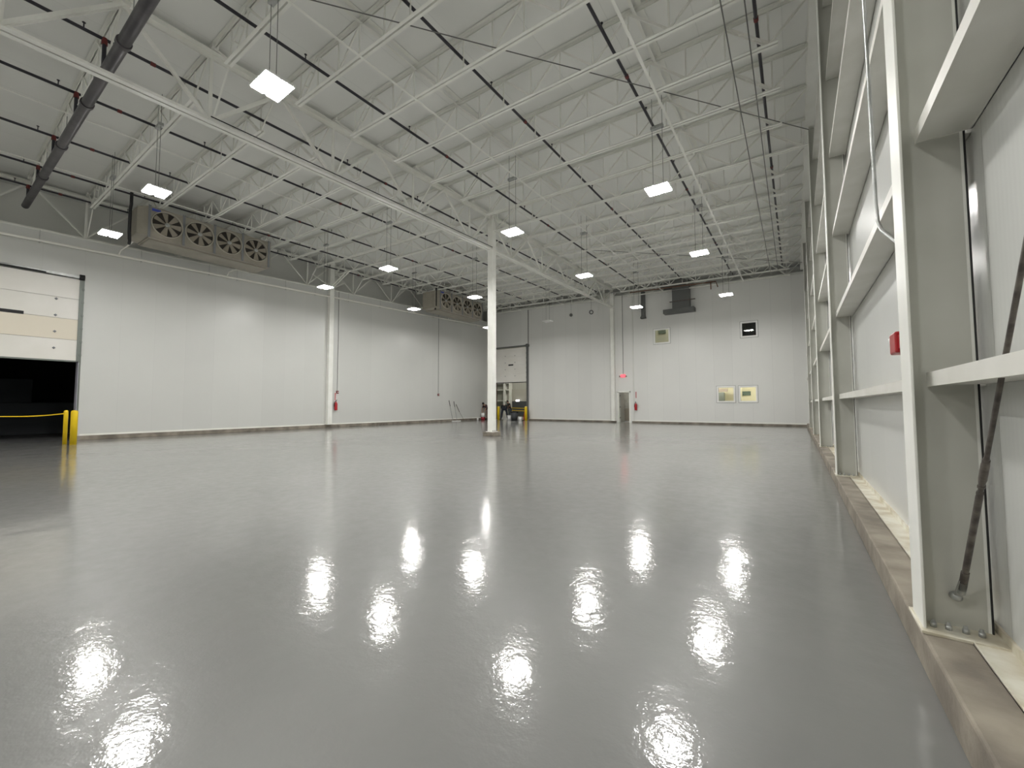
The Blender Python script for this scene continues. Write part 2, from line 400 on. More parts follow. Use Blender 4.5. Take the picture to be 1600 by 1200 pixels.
def jlab(k, side):
    if k == 7: return f'white roof joist of the {side} bay framing straight into the freestanding column'
    vis = [q for q in ks if q > 7] if k > 7 else [q for q in ks if q < 7]
    if k > 7: n = ORD[k - 8] if k > 8 else 'first'; return f'white roof joist, {side} bay, {n} one beyond the freestanding column'
    n = ORD[6 - k] if k < 6 else 'first'
    return f'white roof joist, {side} bay, {n} one on the near side of the column'
jr = make_joist(XG + .02, .62, .88, .70, jlab(0, 'right'), jy(0))
jl = make_joist(-23.2, XG - .02, .85, .88, jlab(0, 'left'), jy(0))
jr2 = make_joist(XG + .02, .62, .12, .10, jlab(7, 'right'), jy(7))
jl2 = make_joist(-23.2, XG - .02, .12, .12, jlab(7, 'left'), jy(7))
for k in ks:
    if k in (0, 7): continue
    d = (0, DY * k, .02 * DY * k)
    if k >= -1: clone(jr, d, jlab(k, 'right'))
    clone(jl, d, jlab(k, 'left'))

# ------------------------------------------------------------------ joist girders (run away from the viewer)
def make_girder(name_l, x0, x1, y0, y1, zbf, leg, top_leg, nodes, ends=True, diag_w=.07):
    t = empty('joist_girder', ((x0 + x1) / 2, (y0 + y1) / 2, zbf((y0 + y1) / 2)), name_l, 'girder')
    def X(y): return x0 + (x1 - x0) * (y - y0) / (y1 - y0)
    def T(y): return deck(X(y), y) - .14
    h = MB(); chord(h, (x0, y0, zbf(y0)), (x1, y1, zbf(y1)), leg, .045, .012); h.build('bottom_chord', STEEL_W, t)
    h = MB(); chord(h, (x0, y0, T(y0)), (x1, y1, T(y1)), top_leg, .03, .012, -1); h.build('top_chord', STEEL, t)
    for i, y in enumerate(nodes):
        if not (y0 < y < y1): continue
        h = MB(); h.bar((X(y), y, zbf(y) + .05), (X(y), y, T(y) - .03), (1, 0, 0), .05, .07); h.build('vertical_web', STEEL, t)
        h = MB(); h.box(X(y) - .09, X(y) + .09, y - .05, y + .05, zbf(y) + .012, zbf(y) + .07); h.build('node_plate', STEEL, t)
        for s in (-1, 1):
            y2 = y + s * DY
            if y2 < y0 - .1 or y2 > y1 + .1: y2 = max(y0, min(y1, y2))
            h = MB()
            if s == 1:
                for e in (-1, 1): h.bar((X(y) + e * .05, y, zbf(y) + .05), (X(y2) + e * .05, y2, T(y2) - .04), (1, 0, 0), .03, diag_w)
            else: h.bar((X(y), y, zbf(y) + .05), (X(y2), y2, T(y2) - .04), (1, 0, 0), .06, diag_w)
            h.build('diagonal_web', STEEL, t)
        if abs(y - jy(7)) > .2:
            for s, xe in ((1, X(y) + .88), (-1, X(y) - .88)):
                if name_l.startswith('wall') or 'wall' in name_l:
                    if s == -1: continue
                h = MB(); h.bar((X(y) + s * .06, y + .03, zbf(y) + .03), (xe, y + .03, rp(xe, y) - .01), (0, 1, 0), .035, .006)
                h.bar((X(y) + s * .06, y + .045, zbf(y) + .03), (xe, y + .045, rp(xe, y) - .01), (0, 1, 0), .006, .035); h.build('chord_brace', STEEL, t)
    return t
gb = lambda y: 7.69 + .032 * y
nod = [jy(k) for k in range(-3, 18)]
near_nodes = [jy(k) for k in (-4, -2, 0, 2, 4, 6)] + [jy(6) + .0]
near_nodes = [jy(k) for k in (-1, 0, 2, 4, 6)]; near_nodes = [jy(k) for k in (-4, -2, 0, 2, 4, 6)]
make_girder('deep white roof truss running from above the viewer to the freestanding column', XG, XG, -2.6, jy(7), gb, .115, .13, near_nodes)
make_girder('deep white roof truss running from the freestanding column to the far wall column', XG, XG - .34, jy(7), YF - .2, gb, .115, .13, [jy(k) for k in (8, 10, 12, 14, 16)])
lb = lambda y: wl_top(y) + .03
make_girder('white roof truss along the left wall above the near dock door and big evaporator', -23.32, -23.32, -2.6, jy(7), lb, .07, .09, near_nodes, diag_w=.05)
make_girder('white roof truss along the left wall beyond the wall column', -23.32, -23.32, jy(7), YF - .2, lb, .07, .09, [jy(k) for k in (8, 10, 12, 14, 16)], diag_w=.05)

h = MB(); h.tube([(XG + .14, 3.5, gb(3.5) + .10), (XG + .14, 14.0, gb(14) + .10)], .014, 6)  # thin black tube along the bottom chord
tag(h.build('power_cable', BLACK), 'thin black cable laid along the deep centre truss', 'cable')
# bridging angles between joists
for x, zo, lab in [(-7.35, -.008, 'bottom bridging angle crossing the right bay nearer the freestanding column'), (-2.5, -.008, 'bottom bridging angle crossing the right bay nearer the right wall'),
                   (-15.1, -.008, 'bottom bridging angle crossing the left bay nearer the centre truss'), (-19.2, -.008, 'bottom bridging angle crossing the left bay nearer the left wall'),
                   (-2.5, DK - .10, 'top bridging angle under the deck nearer the right wall'), (-7.35, DK - .10, 'top bridging angle under the deck nearer the freestanding column')]:
    h = MB(); ya, yb = -1., YF - .6
    zo2 = zo - .004 if zo < 0 else zo
    h.bar((x, ya, rp(x, ya) + zo2), (x, yb, rp(x, yb) + zo2), (1, 0, 0), .06, .005)
    h.bar((x - .02, ya, rp(x, ya) + zo2 + .02), (x - .02, yb, rp(x, yb) + zo2 + .02), (1, 0, 0), .005, .04)
    if zo > 0: h.bar((x + .12, ya, rp(x, ya) + zo2 + .08), (x + .12, yb, rp(x, yb) + zo2 + .08), (1, 0, 0), .10, .01)
    tag(h.build('bridging_angle', STEEL_W if zo < 0 else STEEL), 'long white ' + lab, 'bracing')
h = MB(); h.tube([(-8.3, 2.2, rp(-8.3, 2.2) + .06), (.5, 13.4, rp(.5, 13.4) + .06)], .011, 6)
tag(h.build('brace_rod', CABLE), 'thin diagonal brace rod crossing under the right bay joists', 'bracing')
h = MB(); h.tube([(-8.6, 18.5, rp(-8.6, 18.5) + .06), (.5, 27, rp(.5, 27) + .06)], .011, 6)
tag(h.build('brace_rod', CABLE), 'thin diagonal brace rod in the far half of the right bay', 'bracing')
for x, lab in ((-.86, 'left'), (-.5, 'right')):
    h = MB(); h.tube([(x, -1.5, rp(x, -1.5) - .055), (x - .12, 27.5, rp(x, 27.5) - .055)], .013, 6)
    tag(h.build('electrical_conduit', CABLE), f'thin grey conduit under the joists near the right wall, {lab} one of two', 'conduit')

# ------------------------------------------------------------------ sprinkler pipes
def branch(x, lab, ya, yb, y_nips, xs=0.):
    def P(y): return Vector((x + xs * y, y, rp(x, y) + .30))
    t = empty('sprinkler_pipe', P((ya + yb) / 2), lab, 'pipe')
    h = MB(); h.tube([P(ya), P(yb)], .034, 10); h.build('pipe', DARKP, t)
    for y in y_nips:
        p = P(y); h = MB(); h.tube([p, p + Vector((0, 0, .13))], .012, 6); h.lathe(p + Vector((0, 0, .13)), (0, 0, 1), [(0, 0), (0, .03), (.01, .03), (.02, .012), (.03, 0)], 8)
        h.build('sprinkler_head', DARKP, t)
    y = ya + 4.1
    while y < yb:
        p = P(y); h = MB(); h.tube([p - Vector((0, .045, 0)), p + Vector((0, .045, 0))], .044, 10); h.build('coupling', REDC, t); y += 6.4
    return t
nips = [1.6 + 3.0 * i for i in range(10)]
for x, lab, ya in [(-.42, 'nearest the right wall', -1), (-3.02, 'second from the right wall', .5), (-5.85, 'in the middle of the right bay', -.2), (-8.78, 'nearest the freestanding column on its right', -1.2),
               (-11.75, 'just left of the centre truss', .4), (-14.5, 'second to the left of the centre truss', -1), (-17.55, 'above the near left bay lamps', -1), (-20.35, 'above the big evaporator', -1), (-22.6, 'nearest the left wall', -1)]:
    branch(x, f'black sprinkler branch pipe running lengthwise, {lab}', -1.4, YF - 2.0, nips)
t = empty('sprinkler_main', (-12, 1.93, rp(-12, 2) - .1), 'thick charcoal sprinkler main crossing the left bay under the nearest joist', 'pipe')
h = MB(); P = lambda x: Vector((x, 1.91, 8.10 - .0405 * (x + 8.6))); h.tube([P(-5.6), P(-23.05)], .10, 16); h.build('pipe', HDRP, t)
for x in (-8.78, -11.75, -14.5, -17.55, -20.35, -22.6):
    h = MB(); q = Vector((x, 1.91, rp(x, 2) + .30)); h.tube([P(x), q], .036, 10); h.build('riser', DARKP, t)
    h = MB(); h.tube([q - Vector((0, 0, .12)), q + Vector((0, 0, .02))], .05, 10); h.build('coupling', REDC, t)
for x in (-10.2, -13.2, -16.2, -19.2):
    h = MB(); h.tube([P(x) - Vector((.05, 0, 0)), P(x) + Vector((.05, 0, 0))], .122, 16); h.build('pipe_coupling', HDRP, t)
    h = MB(); h.tube([P(x + .6), P(x + .6) + Vector((0, 0, .6))], .01, 6); h.build('hanger', GALV, t)

# ------------------------------------------------------------------ freestanding, wall and far columns
t = empty('steel_column', (XG, jy(7), 0), 'white square steel column standing free in the middle of the hall', 'column')
h = MB(); h.box(XG - .28, XG + .28, jy(7) - .28, jy(7) + .28, 0, .175); h.build('concrete_plinth', CONC, t, .015)
h = MB(); h.box(XG - .19, XG + .19, jy(7) - .19, jy(7) + .19, .175, .20); h.build('base_plate', STEEL_W, t, .003)
h = MB(); h.box(XG - .135, XG + .135, jy(7) - .135, jy(7) + .135, .20, deck(XG, jy(7)) - .15); h.build('shaft', STEEL_W, t, .012)
for sx in (-1, 1):
    for sy in (-1, 0, 1):
        h = MB(); h.lathe((XG + sx * .162, jy(7) + sy * .14, .20), (0, 0, 1), [(0, 0), (0, .018), (.03, .018), (.03, .01), (.05, .01), (.05, 0)], 8); h.build('anchor_bolt', ROD, t)
t = empty('steel_column', (-23.0, 13.95, .17), 'white steel column against the left wall beside the fire extinguisher', 'column')
h = MB(); h.box(-23.15, -22.90, 13.82, 14.10, .17, 10.0); h.build('shaft', STEEL_W, t, .01)
h = MB(); h.box(-23.15, -22.86, 13.76, 14.16, .17, .19); h.build('base_plate', CONC_D, t)
h = MB()
for s in (-.07, .07): h.bar((-22.92, 14.0 + s, 8.55), (-21.3, 14.0 + s, rp(-21.3, 14)), (0, 1, 0), .05, .05)
for k in (.2, .45, .7): p = Vector((-22.92, 14.0, 8.55)).lerp(Vector((-21.3, 14, rp(-21.3, 14))), k); h.cbox(p, (.06, .15, .04))
h.build('knee_brace', STEEL_W, t)
for s in (-1, 1):
    h = MB(); h.bar((-22.95, 14.0 + s * .1, 8.5), (-23.3, 14.0 + s * 1.1, 9.1), (1, 0, 0), .05, .05); h.build('knee_brace', STEEL, t)
t = empty('steel_column', (-11.28, 29.6, .12), 'white steel column against the far wall beside the exit door', 'column')
h = MB(); h.box(-11.40, -11.14, 29.52, 29.79, .12, 9.75); h.build('shaft', STEEL_W, t, .01)
h = MB(); h.box(-11.46, -11.08, 29.45, 29.79, .12, .145); h.build('base_plate', STEEL_W, t)
t = empty('steel_column', (-23.0, 29.55, .12), 'white column in the corner between left wall and far dock door', 'column')
h = MB(); h.box(-23.14, -22.86, 29.42, 29.74, .12, 9.9); h.build('shaft', STEEL, t, .01)

# ------------------------------------------------------------------ led high-bay fixtures
def light_fixture(x, y, label, lit=True):
    z = 7.0
    t = empty('high_bay_light', (x, y, z), label, 'ceiling light')
    lo = (x, y, z)
    h = MB(); h.box(x - .30, x + .30, y - .25, y + .25, z + .02, z + .055); h.build('housing', WHITEP, t, .005, loc=lo)
    h = MB(); h.box(x - .13, x + .13, y - .08, y + .08, z + .055, z + .12); h.build('driver_box', WHITEP, t, .005, loc=lo)
    for s in (-1, 1):
        h = MB(); h.box(x - .285, x + .285, y + s * .132 - .098, y + s * .132 + .098, z + .0, z + .02)
        h.build('lens', LENS if lit else WHITEP, t, loc=lo)
    return t, lo
lx = [-2.82, -7.5, -13.78, -18.45]; ly = [3.35, 10.88, 16.45, 23.6]
ln = ['nearest the right wall', 'right of the freestanding column', 'left of the freestanding column', 'nearest the left wall']
lr = ['in the row nearest the viewer', 'in the second row away', 'in the third row away', 'in the row nearest the far wall']
def cables(t, x, y, z=7.0):
    kk = round((y - Y0) / DY); zt_ = rp(x, y) + .02
    for s in (-1, 1):
        h = MB(); h.tube([(x + s * .13, y, z + .05), (x + s * .13, y, deck(x, y) - .02)], .006, 5); h.build('hanging_cable', CABLE, t)
    h = MB(); h.box(x - .16, x + .16, y - .05, y + .05, rp(x, y) - .06, rp(x, y) + .02); h.build('junction_box', GALV, t)
for i, x in enumerate(lx):
    for j, y in enumerate(ly):
        lit = (i, j) != (2, 3)
        t, lo = light_fixture(x, y if lit else 24.2, f'lit LED light {lr[j]}, {ln[i]}' if lit else 'unlit white LED light hanging before the far wall', lit); cables(t, x, y if lit else 24.2)
for i, x in enumerate(lx):  # unseen row continuing the lamp grid, added for fill light
    t, lo = light_fixture(x, -3.6, f'LED light behind the viewer, {ln[i]}'); cables(t, x, -3.6)
for x, r, lab in ((-14.3, .13, 'small dark round fitting hanging before the far wall, left of the ring-shaped one'), (-12.6, .17, 'dark ring-shaped fitting hanging before the far wall beside the column')):
    t = empty('hanging_speaker', (x, 28.8, 8.35), lab, 'speaker')
    h = MB(); h.lathe((x, 28.8, 8.35), (.3, -1, -.1), [(-.14, 0), (-.14, r * .5), (0, r), (.03, r), (.03, r * .65), (-.02, r * .55)], 16); h.build('shell', DUCT, t)
    h = MB(); h.lathe((x, 28.8, 8.35), (.3, -1, -.1), [(-.01, r * .55), (.01, r * .3), (.01, 0)], 16); h.build('cone', WHITEP if r > .15 else DUCT, t)
    h = MB(); h.tube([(x, 28.8, 8.4), (x, 28.8, deck(x, 28.8) - .02)], .008, 5); h.build('hanger', CABLE, t)

# ------------------------------------------------------------------ evaporators
def evaporator(xf, ya, yb, z0, z1, depth, label, tilt=0.):
    t = empty('evaporator_unit', (xf - depth / 2, (ya + yb) / 2, z0), label, 'evaporator')
    h = MB(); h.box(xf - depth, xf - .03, ya, yb, z0, z1); h.build('casing', EVAP, t, .01)
    end = .0; n = 4; pw = (yb - ya - .12) / n
    h = MB(); h.hexa([(xf - depth + .02, ya - .32, z0 + .10), (xf - .25, ya - .32, z0 + .10), (xf - .01, ya, z0 + .03), (xf - depth + .02, ya, z0 + .03), (xf - depth + .02, ya - .32, z1 - .06), (xf - .25, ya - .32, z1 - .06), (xf - .01, ya, z1), (xf - depth + .02, ya, z1)]); h.build('end_cover', EVAP, t, .02)
    for i in range(n):
        a = ya + i * pw; cy = a + pw / 2; cz = (z0 + z1) / 2 + .02; R = min(pw * .445, (z1 - z0) * .40)
        fr = MB(); ns = 32
        # front plate with a round hole
        out = []; inn = []
        for k in range(ns):
            an = 2 * math.pi * k / ns; c_, s_ = math.cos(an), math.sin(an)
            m_ = min((pw / 2 - .02) / max(abs(c_), 1e-6), ((z1 - z0) / 2 - .02) / max(abs(s_), 1e-6))
            out.append((xf, cy + c_ * m_, (z0 + z1) / 2 + s_ * m_)); inn.append((xf, cy + c_ * R, cz + s_ * R))
        fr.add(out + inn, [(k, (k + 1) % ns, ns + (k + 1) % ns, ns + k) for k in range(ns)])
        pan = fr.build('fan_panel', EVAP, t)
        if i == 0:
            h = MB(); h.box(xf + .001, xf + .006, cy - pw * .45, cy - pw * .2, z1 - .17, z1 - .07); h.build('maker_plate', BLUE, t)
        h = MB(); h.lathe((xf, cy, cz), (1, 0, 0), [(-.03, R * .98), (0, R * .98), (.07, R), (.075, R * 1.03), (.0, R * 1.06)], 32); h.build('fan_shroud', SHROUD, t)
        h = MB(); h.lathe((xf - .025, cy, cz), (1, 0, 0), [(0, R), (0, 0)], 32); h.build('fan_opening', FANHOLE, t)
        h = MB()
        for b_ in range(7):
            an = 2 * math.pi * b_ / 7 + i * .4
            def pt(r, da, dx): return (xf + dx, cy + r * math.cos(an + da), cz + r * math.sin(an + da))
            h.add([pt(.07, -.5, -.012), pt(R * .93, -.26, -.012), pt(R * .95, .0, .01), pt(R * .93, .20, .035), pt(.07, .5, .03)], [(0, 1, 2, 3, 4)])
            h.add([pt(.07, -.5, -.015), pt(R * .93, -.26, -.015), pt(R * .95, .0, .007), pt(R * .93, .20, .032), pt(.07, .5, .027)], [(4, 3, 2, 1, 0)])
        fb = h.build('fan_blades', BLADE, t)
        h = MB(); h.lathe((xf - .01, cy, cz), (1, 0, 0), [(0, .08), (.04, .08), (.05, .045), (.05, 0)], 16); h.build('fan_hub', GALV, fb); COL.objects[fb.name]
        fb.children[0].location = (0, 0, 0)
        h = MB(); h.box(xf, xf + .03, a - .05, a + .03, z0 - .02, z1 + .02); h.build('divider', EVAPD, t)
    h = MB(); h.box(xf, xf + .03, yb - .14, yb - .06, z0 - .02, z1 + .02); h.build('divider', EVAPD, t)
    h = MB(); h.box(xf - depth + .1, xf - .25, ya + .05, yb - .1, z0 - .05, z0 - .002)
    h.build('drain_pan', EVAP, t, .02)
    h = MB()
    for y in (ya + .3, (ya + yb) / 2, yb - .4):
        for x in (xf - .2, xf - depth + .3): h.box(x - .03, x + .03, y - .03, y + .03, z1, rp(x, y) + .01) if rp(x, y) > z1 else h.box(x - .03, x + .03, y - .03, y + .03, z1 - .02, z1 + .3)
    h.build('hanger_frame', GALV, t)
    return t
evaporator(-20.1, 4.72, 9.12, 7.80, 9.00, 1.45, 'large beige four-fan evaporator unit hung beside the near dock door')
evaporator(-20.1, 20.3, 25.0, 8.0, 9.32, 1.45, 'four-fan evaporator unit hung far down the left wall, partly behind a lamp')
# refrigerant lines of the evaporators
h = MB(); h.tube([(-20.3, 4.22, 9.35), (-20.3, 4.22, 8.9), (-20.55, 4.25, 8.8), (-20.55, 4.25, 7.9), (-20.7, 4.3, 7.6), (-21.0, 4.35, 7.6)], .05, 10)
tag(h.build('insulated_pipe', BLACK), 'black insulated pipe dropping at the near end of the large evaporator', 'pipe')
h = MB(); h.tube([(-20.3, 20.1, 9.45), (-20.3, 20.1, 8.2), (-20.5, 20.2, 8.0)], .055, 8); h.tube([(-20.3, 20.1, 9.0), (-20.3, 20.45, 9.0)], .04, 8)
tag(h.build('insulated_pipe', BLACK), 'black insulated pipe dropping at the near end of the far evaporator', 'pipe')

# ------------------------------------------------------------------ white condensate pipe on the left wall
def dz(y): return 7.42 + .034 * y
t = empty('drain_pipe', (-22.98, 14, dz(14)), 'long white condensate pipe running along the top of the left wall', 'pipe')
h = MB(); h.tube([(-22.97, -2, dz(-2)), (-22.97, 29.3, dz(29.3))], .048, 10); h.build('pipe', PIPEW, t)
for y in (-.5, 2.3, 5.2, 7.7, 8.9, 11.3, 13.0, 15.2, 17.6, 20, 22.6, 25.2, 27.8):
    h = MB(); h.box(-23.15, -22.96, y - .012, y + .012, dz(y) - .04, dz(y) + .04); h.tube([(-23.1, y, dz(y)), (-23.1, y, wl_top(y))], .008, 5); h.build('bracket', GALV, t)
for yb_, xe in ((4.55, -21.4), (8.5, -21.4), (20.5, -21.2), (24.2, -21.2)):
    zz = dz(yb_); h = MB(); h.tube([(-23.0, yb_ - .1, zz), (-22.9, yb_ - .05, zz + .22), (-22.4, yb_, zz + .26), (xe, yb_ + .05, zz + .34), (xe, yb_ + .05, zz + .5)], .026, 8); h.build('drain_branch', PIPEW, t)

# ------------------------------------------------------------------ sectional dock doors
def dock_door(name, label, fw, y_or_x, a, b_, zb_, zt_, inward, axis, band=None, rows=4, bcols=(.25, .75)):
    """panel of a lifted sectional door; axis 'x' = door lies in plane x"""
    pass
t = bpy.data.objects.new('door_1', None); COL.objects.link(t); t.location = (XL, 1.6, 3.06); t['kind'] = 'structure'; t['label'] = 'half-raised cream sectional dock door in the left wall'
xd = XL + .06; za, zb_ = 3.10, 6.32; nr = 4; hh = (zb_ - za) / nr
for i in range(nr):
    z = za + i * hh
    h = MB(); h.box(xd - .05, xd, LD[0] + .05, LD[1] - .10, z + .004, z + hh - .004); h.build('panel', DOORP2 if i == 1 else DOORP, t, .006)
h = MB(); h.box(xd - .05, xd + .01, LD[0] + .05, LD[1] - .10, za - .05, za + .004); h.build('bottom_seal', DGALV, t)
h = MB(); h.box(xd, xd + .015, .75, 2.02, za + hh * 1.98, za + hh * 1.98 + .12); h.build('vision_slot', BLACK, t, .01)
for y in (2.80, .50):
    for z in [za + hh * .55 + hh * .78 * k * 1.0 for k in range(4)]:
        z = 3.55 + (z - za - hh * .55) * 1.0
        q = MB(); q.lathe((xd, y, z), (1, 0, 0), [(0, .05), (.015, .05), (.02, .0)], 4); q.build('hinge_boss', EVAPD, t)
h = MB(); h.box(XL + .0, XL + .09, LD[1] - .10, LD[1] - .01, 3.08, 6.45); h.box(XL, XL + .02, LD[1] - .01, LD[1] + .04, .17, 6.45)
for k in range(6): h.box(XL + .09, XL + .13, LD[1] - .03, LD[1] + .03, 3.3 + k * .52, 3.36 + k * .52)
h.build('guide_track', DGALV, t)
h = MB(); h.box(XL, XL + .10, LD[0], LD[1], 6.36, 6.46); h.build('header_track', GALV, t)
h = MB(); h.tube([(XL + .14, LD[0], 6.37), (XL + .14, LD[1] - 1, 6.37)], .028, 8); h.build('torsion_shaft', BLACK, t)
h = MB(); h.lathe((XL + .12, LD[1] - .05, 6.40), (0, 1, 0), [(-.07, 0), (-.07, .11), (.07, .11), (.07, 0)], 12); h.build('cable_drum', BLACK, t)
h = MB(); h.box(XL - .38, XL + .0, LD[1] - .03, LD[1] - .004, 0, 3.1); h.build('jamb_liner', mat('lavender_grey_liner', (.5, .49, .56), .5), t)
# dark store beyond; its darkness is put into wall and floor colours
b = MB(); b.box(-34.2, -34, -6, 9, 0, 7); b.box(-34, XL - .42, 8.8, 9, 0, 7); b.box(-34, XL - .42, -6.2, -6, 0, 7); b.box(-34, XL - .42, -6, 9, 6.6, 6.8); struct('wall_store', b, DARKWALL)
b = MB(); b.box(-30.5, -29.6, 1.2, 4.6, 0, 1.5); b.box(-30.4, -29.7, 1.4, 3.0, 1.5, 2.6); tag(b.build('stacked_crates', mat('dark_crate', (.05, .055, .06), .8), bevel=.03), 'barely visible dark stack in the unlit room beyond the left dock door', 'crates')
# far dock door
t = bpy.data.objects.new('door_2', None); COL.objects.link(t); t.location = (-20.8, YF, 3.3); t['kind'] = 'structure'; t['label'] = 'half-raised white sectional dock door in the far wall, behind the column'
yd = YF - .06; za, zb_ = 3.32, 6.35; hh = (zb_ - za) / 4
for i in range(4):
    z = za + i * hh; h = MB(); h.box(FD[0] + .06, FD[1] - .02, yd, yd + .05, z + .004, z + hh - .004); h.build('panel', DOORP, t, .006)
h = MB(); h.box(FD[0] + .06, FD[1] - .02, yd - .01, yd + .05, za - .06, za + .004); h.build('bottom_seal', BLACK, t)
h = MB(); h.box(-20.98, -20.46, yd - .012, yd, za + hh * 1.94, za + hh * 1.94 + .13); h.build('vision_slot', BLACK, t, .01)
for x in (-21.33, -20.28):
    for k in range(4):
        q = MB(); q.lathe((x, yd, za + .55 + .60 * k), (0, -1, 0), [(0, .045), (.015, .045), (.02, .0)], 4); q.build('hinge_boss', EVAPD, t)
h = MB(); h.box(FD[1] - .02, FD[1] + .09, YF - .16, YF, .1, 6.6); h.box(FD[0] - .07, FD[0] + .05, YF - .16, YF, .1, 6.6); h.build('guide_track', DUCT, t)
h = MB()
for k in range(8): h.box(FD[1] + .0, FD[1] + .12, YF - .22, YF - .12, 3.2 + k * .42, 3.36 + k * .42)
h.build('roller_bracket', DUCT, t)
h = MB(); h.box(FD[0], FD[1], YF - .1, YF - .02, 6.42, 6.52); h.build('header_track', DUCT, t)
h = MB(); h.lathe((FD[1] + .1, YF - .14, 6.45), (1, 0, 0), [(-.14, 0), (-.14, .13), (.12, .13), (.12, 0)], 12); h.build('cable_drum', DUCT, t)
h = MB(); h.box(-22.6, -22.52, YF, YF + .3, 0, 3.3); h.box(FD[1] - .05, FD[1] + .0, YF, YF + .3, 0, 3.3); h.build('jamb_liner', mat('red_brown_jamb', (.16, .09, .07), .6), t)

# bay beyond the far dock door
RIBW = panel_mat('dock_ribbed_wall', 0, .3, (.42, .42, .37), .5, 0, 0, .3)
b = MB(); b.box(-31, -16.0, 37.8, 38, 0, 7); b.box(-31.2, -31, YF + .15, 38, 0, 7); b.box(-16.4, -16.2, YF + .15, 38, 0, 7); b.box(-31, -16.2, YF + .16, 38, 6.9, 7.1); b.box(-31, XL - .4, YF - .05, YF + .15, 0, 7); struct('wall_dock', b, RIBW)
b = MB(); b.box(-26.05, -16.4, 37.6, 37.8, .0, 3.05); struct('wall_dock', b, mat('dock_lower_wall', (.40, .385, .33), .6))
for z, n in ((1.72, 'lower'), (2.95, 'middle'), (3.7, 'upper')):
    b = MB(); b.box(-31, -26.2, 37.35, 37.78, z, z + .12); tag(b.build('wall_girt', STEEL), f'{n} white girt on the wall seen through the far dock door', 'girt')
for x, n in ((-26.9, 'left'), (-26.12, 'right')):
    b = MB(); b.box(x - .075, x + .075, 37.2, 37.45, 0, 6.9); b.box(x - .02, x + .02, 37.45, 37.75, 0, 6.9); tag(b.build('steel_column', STEEL_W), f'{n} white column seen through the far dock door', 'column')
t = empty('dock_leveler_opening', (-24.6, 37.4, .2), 'dark grey dock opening with lit strip above, seen through far dock door', 'opening')
b = MB(); b.box(-25.85, -23.3, 37.3, 37.55, .2, 1.72); b.build('dark_panel', mat('dark_dock_panel', (.06, .065, .065), .7), t, .03)
b = MB(); b.box(-25.3, -24.85, 37.25, 37.3, 1.70, 1.88); b.build('lit_strip', mat('lit_strip', (1, 1, 1), .5, emit=3), t)
def hid_area(loc, sx, sy, power, rot=(0, 0, 0)):
    l = bpy.data.lights.new('area', 'AREA'); l.shape = 'RECTANGLE'; l.size = sx; l.size_y = sy; l.energy = power
    o = bpy.data.objects.new('room_lamp', l); COL.objects.link(o); o.location = loc; o.rotation_euler = rot; return o
def room_fix(x, y, z, e, label):
    t = empty('room_light', (x, y, z), label, 'ceiling light')
    h = MB(); h.box(x - .35, x + .35, y - .2, y + .2, z, z + .06); h.build('housing', WHITEP, t)
    h = MB(); h.box(x - .33, x + .33, y - .18, y + .18, z - .01, z); h.build('lens', mat('room_lens', (1, .97, .88), .5, emit=e), t)
room_fix(-23.5, 34.0, 6.4, 330, 'ceiling light of the bay beyond the far dock door')
for x, y, lab in ((-21.95, 29.55, 'yellow safety bollard at the left jamb of the far dock door'), (-18.80, 29.2, 'yellow safety bollard at the right jamb of the far dock door'),
                  (-21.08, 2.93, 'slim yellow bollard at the left dock door, the one tied with tape'), (-20.70, 3.08, 'thick yellow bollard nearest the viewer at the left dock door'), ):
    r = .115 if y > 20 or 'thick' in lab else .058
    if 'thick' in lab: r = .092
    b = MB(); b.lathe((x, y, 0), (0, 0, 1), [(0, 0), (0, r), (1.13, r), (1.16, r * .92), (1.185, r * .6), (1.19, 0)], 20)
    tag(b.build('safety_bollard', YEL), lab, 'bollard')
h = MB()
for i in range(24):
    a = i / 24; b_ = (i + 1) / 24
    def Q(u): return Vector((-21.08 - 1.6 * u, 2.93 - 3.2 * u, 1.08 - .10 * math.sin(math.pi * min(1, u)) - .02 * math.sin(u * 9)))
    h.bar(Q(a), Q(b_), (0, 0, 1), .032, .004)
tag(h.build('caution_tape', YEL), 'yellow caution tape strung across the left dock door opening', 'tape')
for z, lab in ((.98, 'upper yellow caution tape across the bay beyond the far dock door'), (.74, 'lower yellow caution tape across the bay beyond the far dock door')):
    h = MB(); h.bar((-23.2, 33.0, z + .05), (-20.2, 32.0, z), (0, 0, 1), .06, .004); tag(h.build('caution_tape', YEL), lab, 'tape')

# ------------------------------------------------------------------ far wall: personnel door, windows, signs
t = bpy.data.objects.new('door_3', None); COL.objects.link(t); t.location = (-10.5, YF, 0); t['kind'] = 'structure'; t['label'] = 'white framed personnel door under the exit sign'
h = MB(); h.box(-11.0, -10.90, YF - .05, YF + .16, 0, 2.32); h.box(-10.12, -10.02, YF - .05, YF + .16, 0, 2.32); h.box(-11.0, -10.02, YF - .05, YF + .16, 2.22, 2.32); h.build('door_frame', STEEL_W, t, .006)
h = MB(); h.box(-10.90, -10.84, YF + .16, YF + 1.0, .02, 2.2); h.build('door_leaf', mat('brown_grey_door_leaf', (.34, .33, .29), .5), t)
h = MB(); h.tube([(-10.84, YF + .9, 1.02), (-10.78, YF + .9, 1.02), (-10.78, YF + .78, 1.02)], .012, 6); h.build('door_handle', GALV, t)
for z in (.3, 1.1, 1.95):
    h = MB(); h.box(-10.90, -10.84, YF + .13, YF + .17, z, z + .1); h.build('hinge', ROD, t)
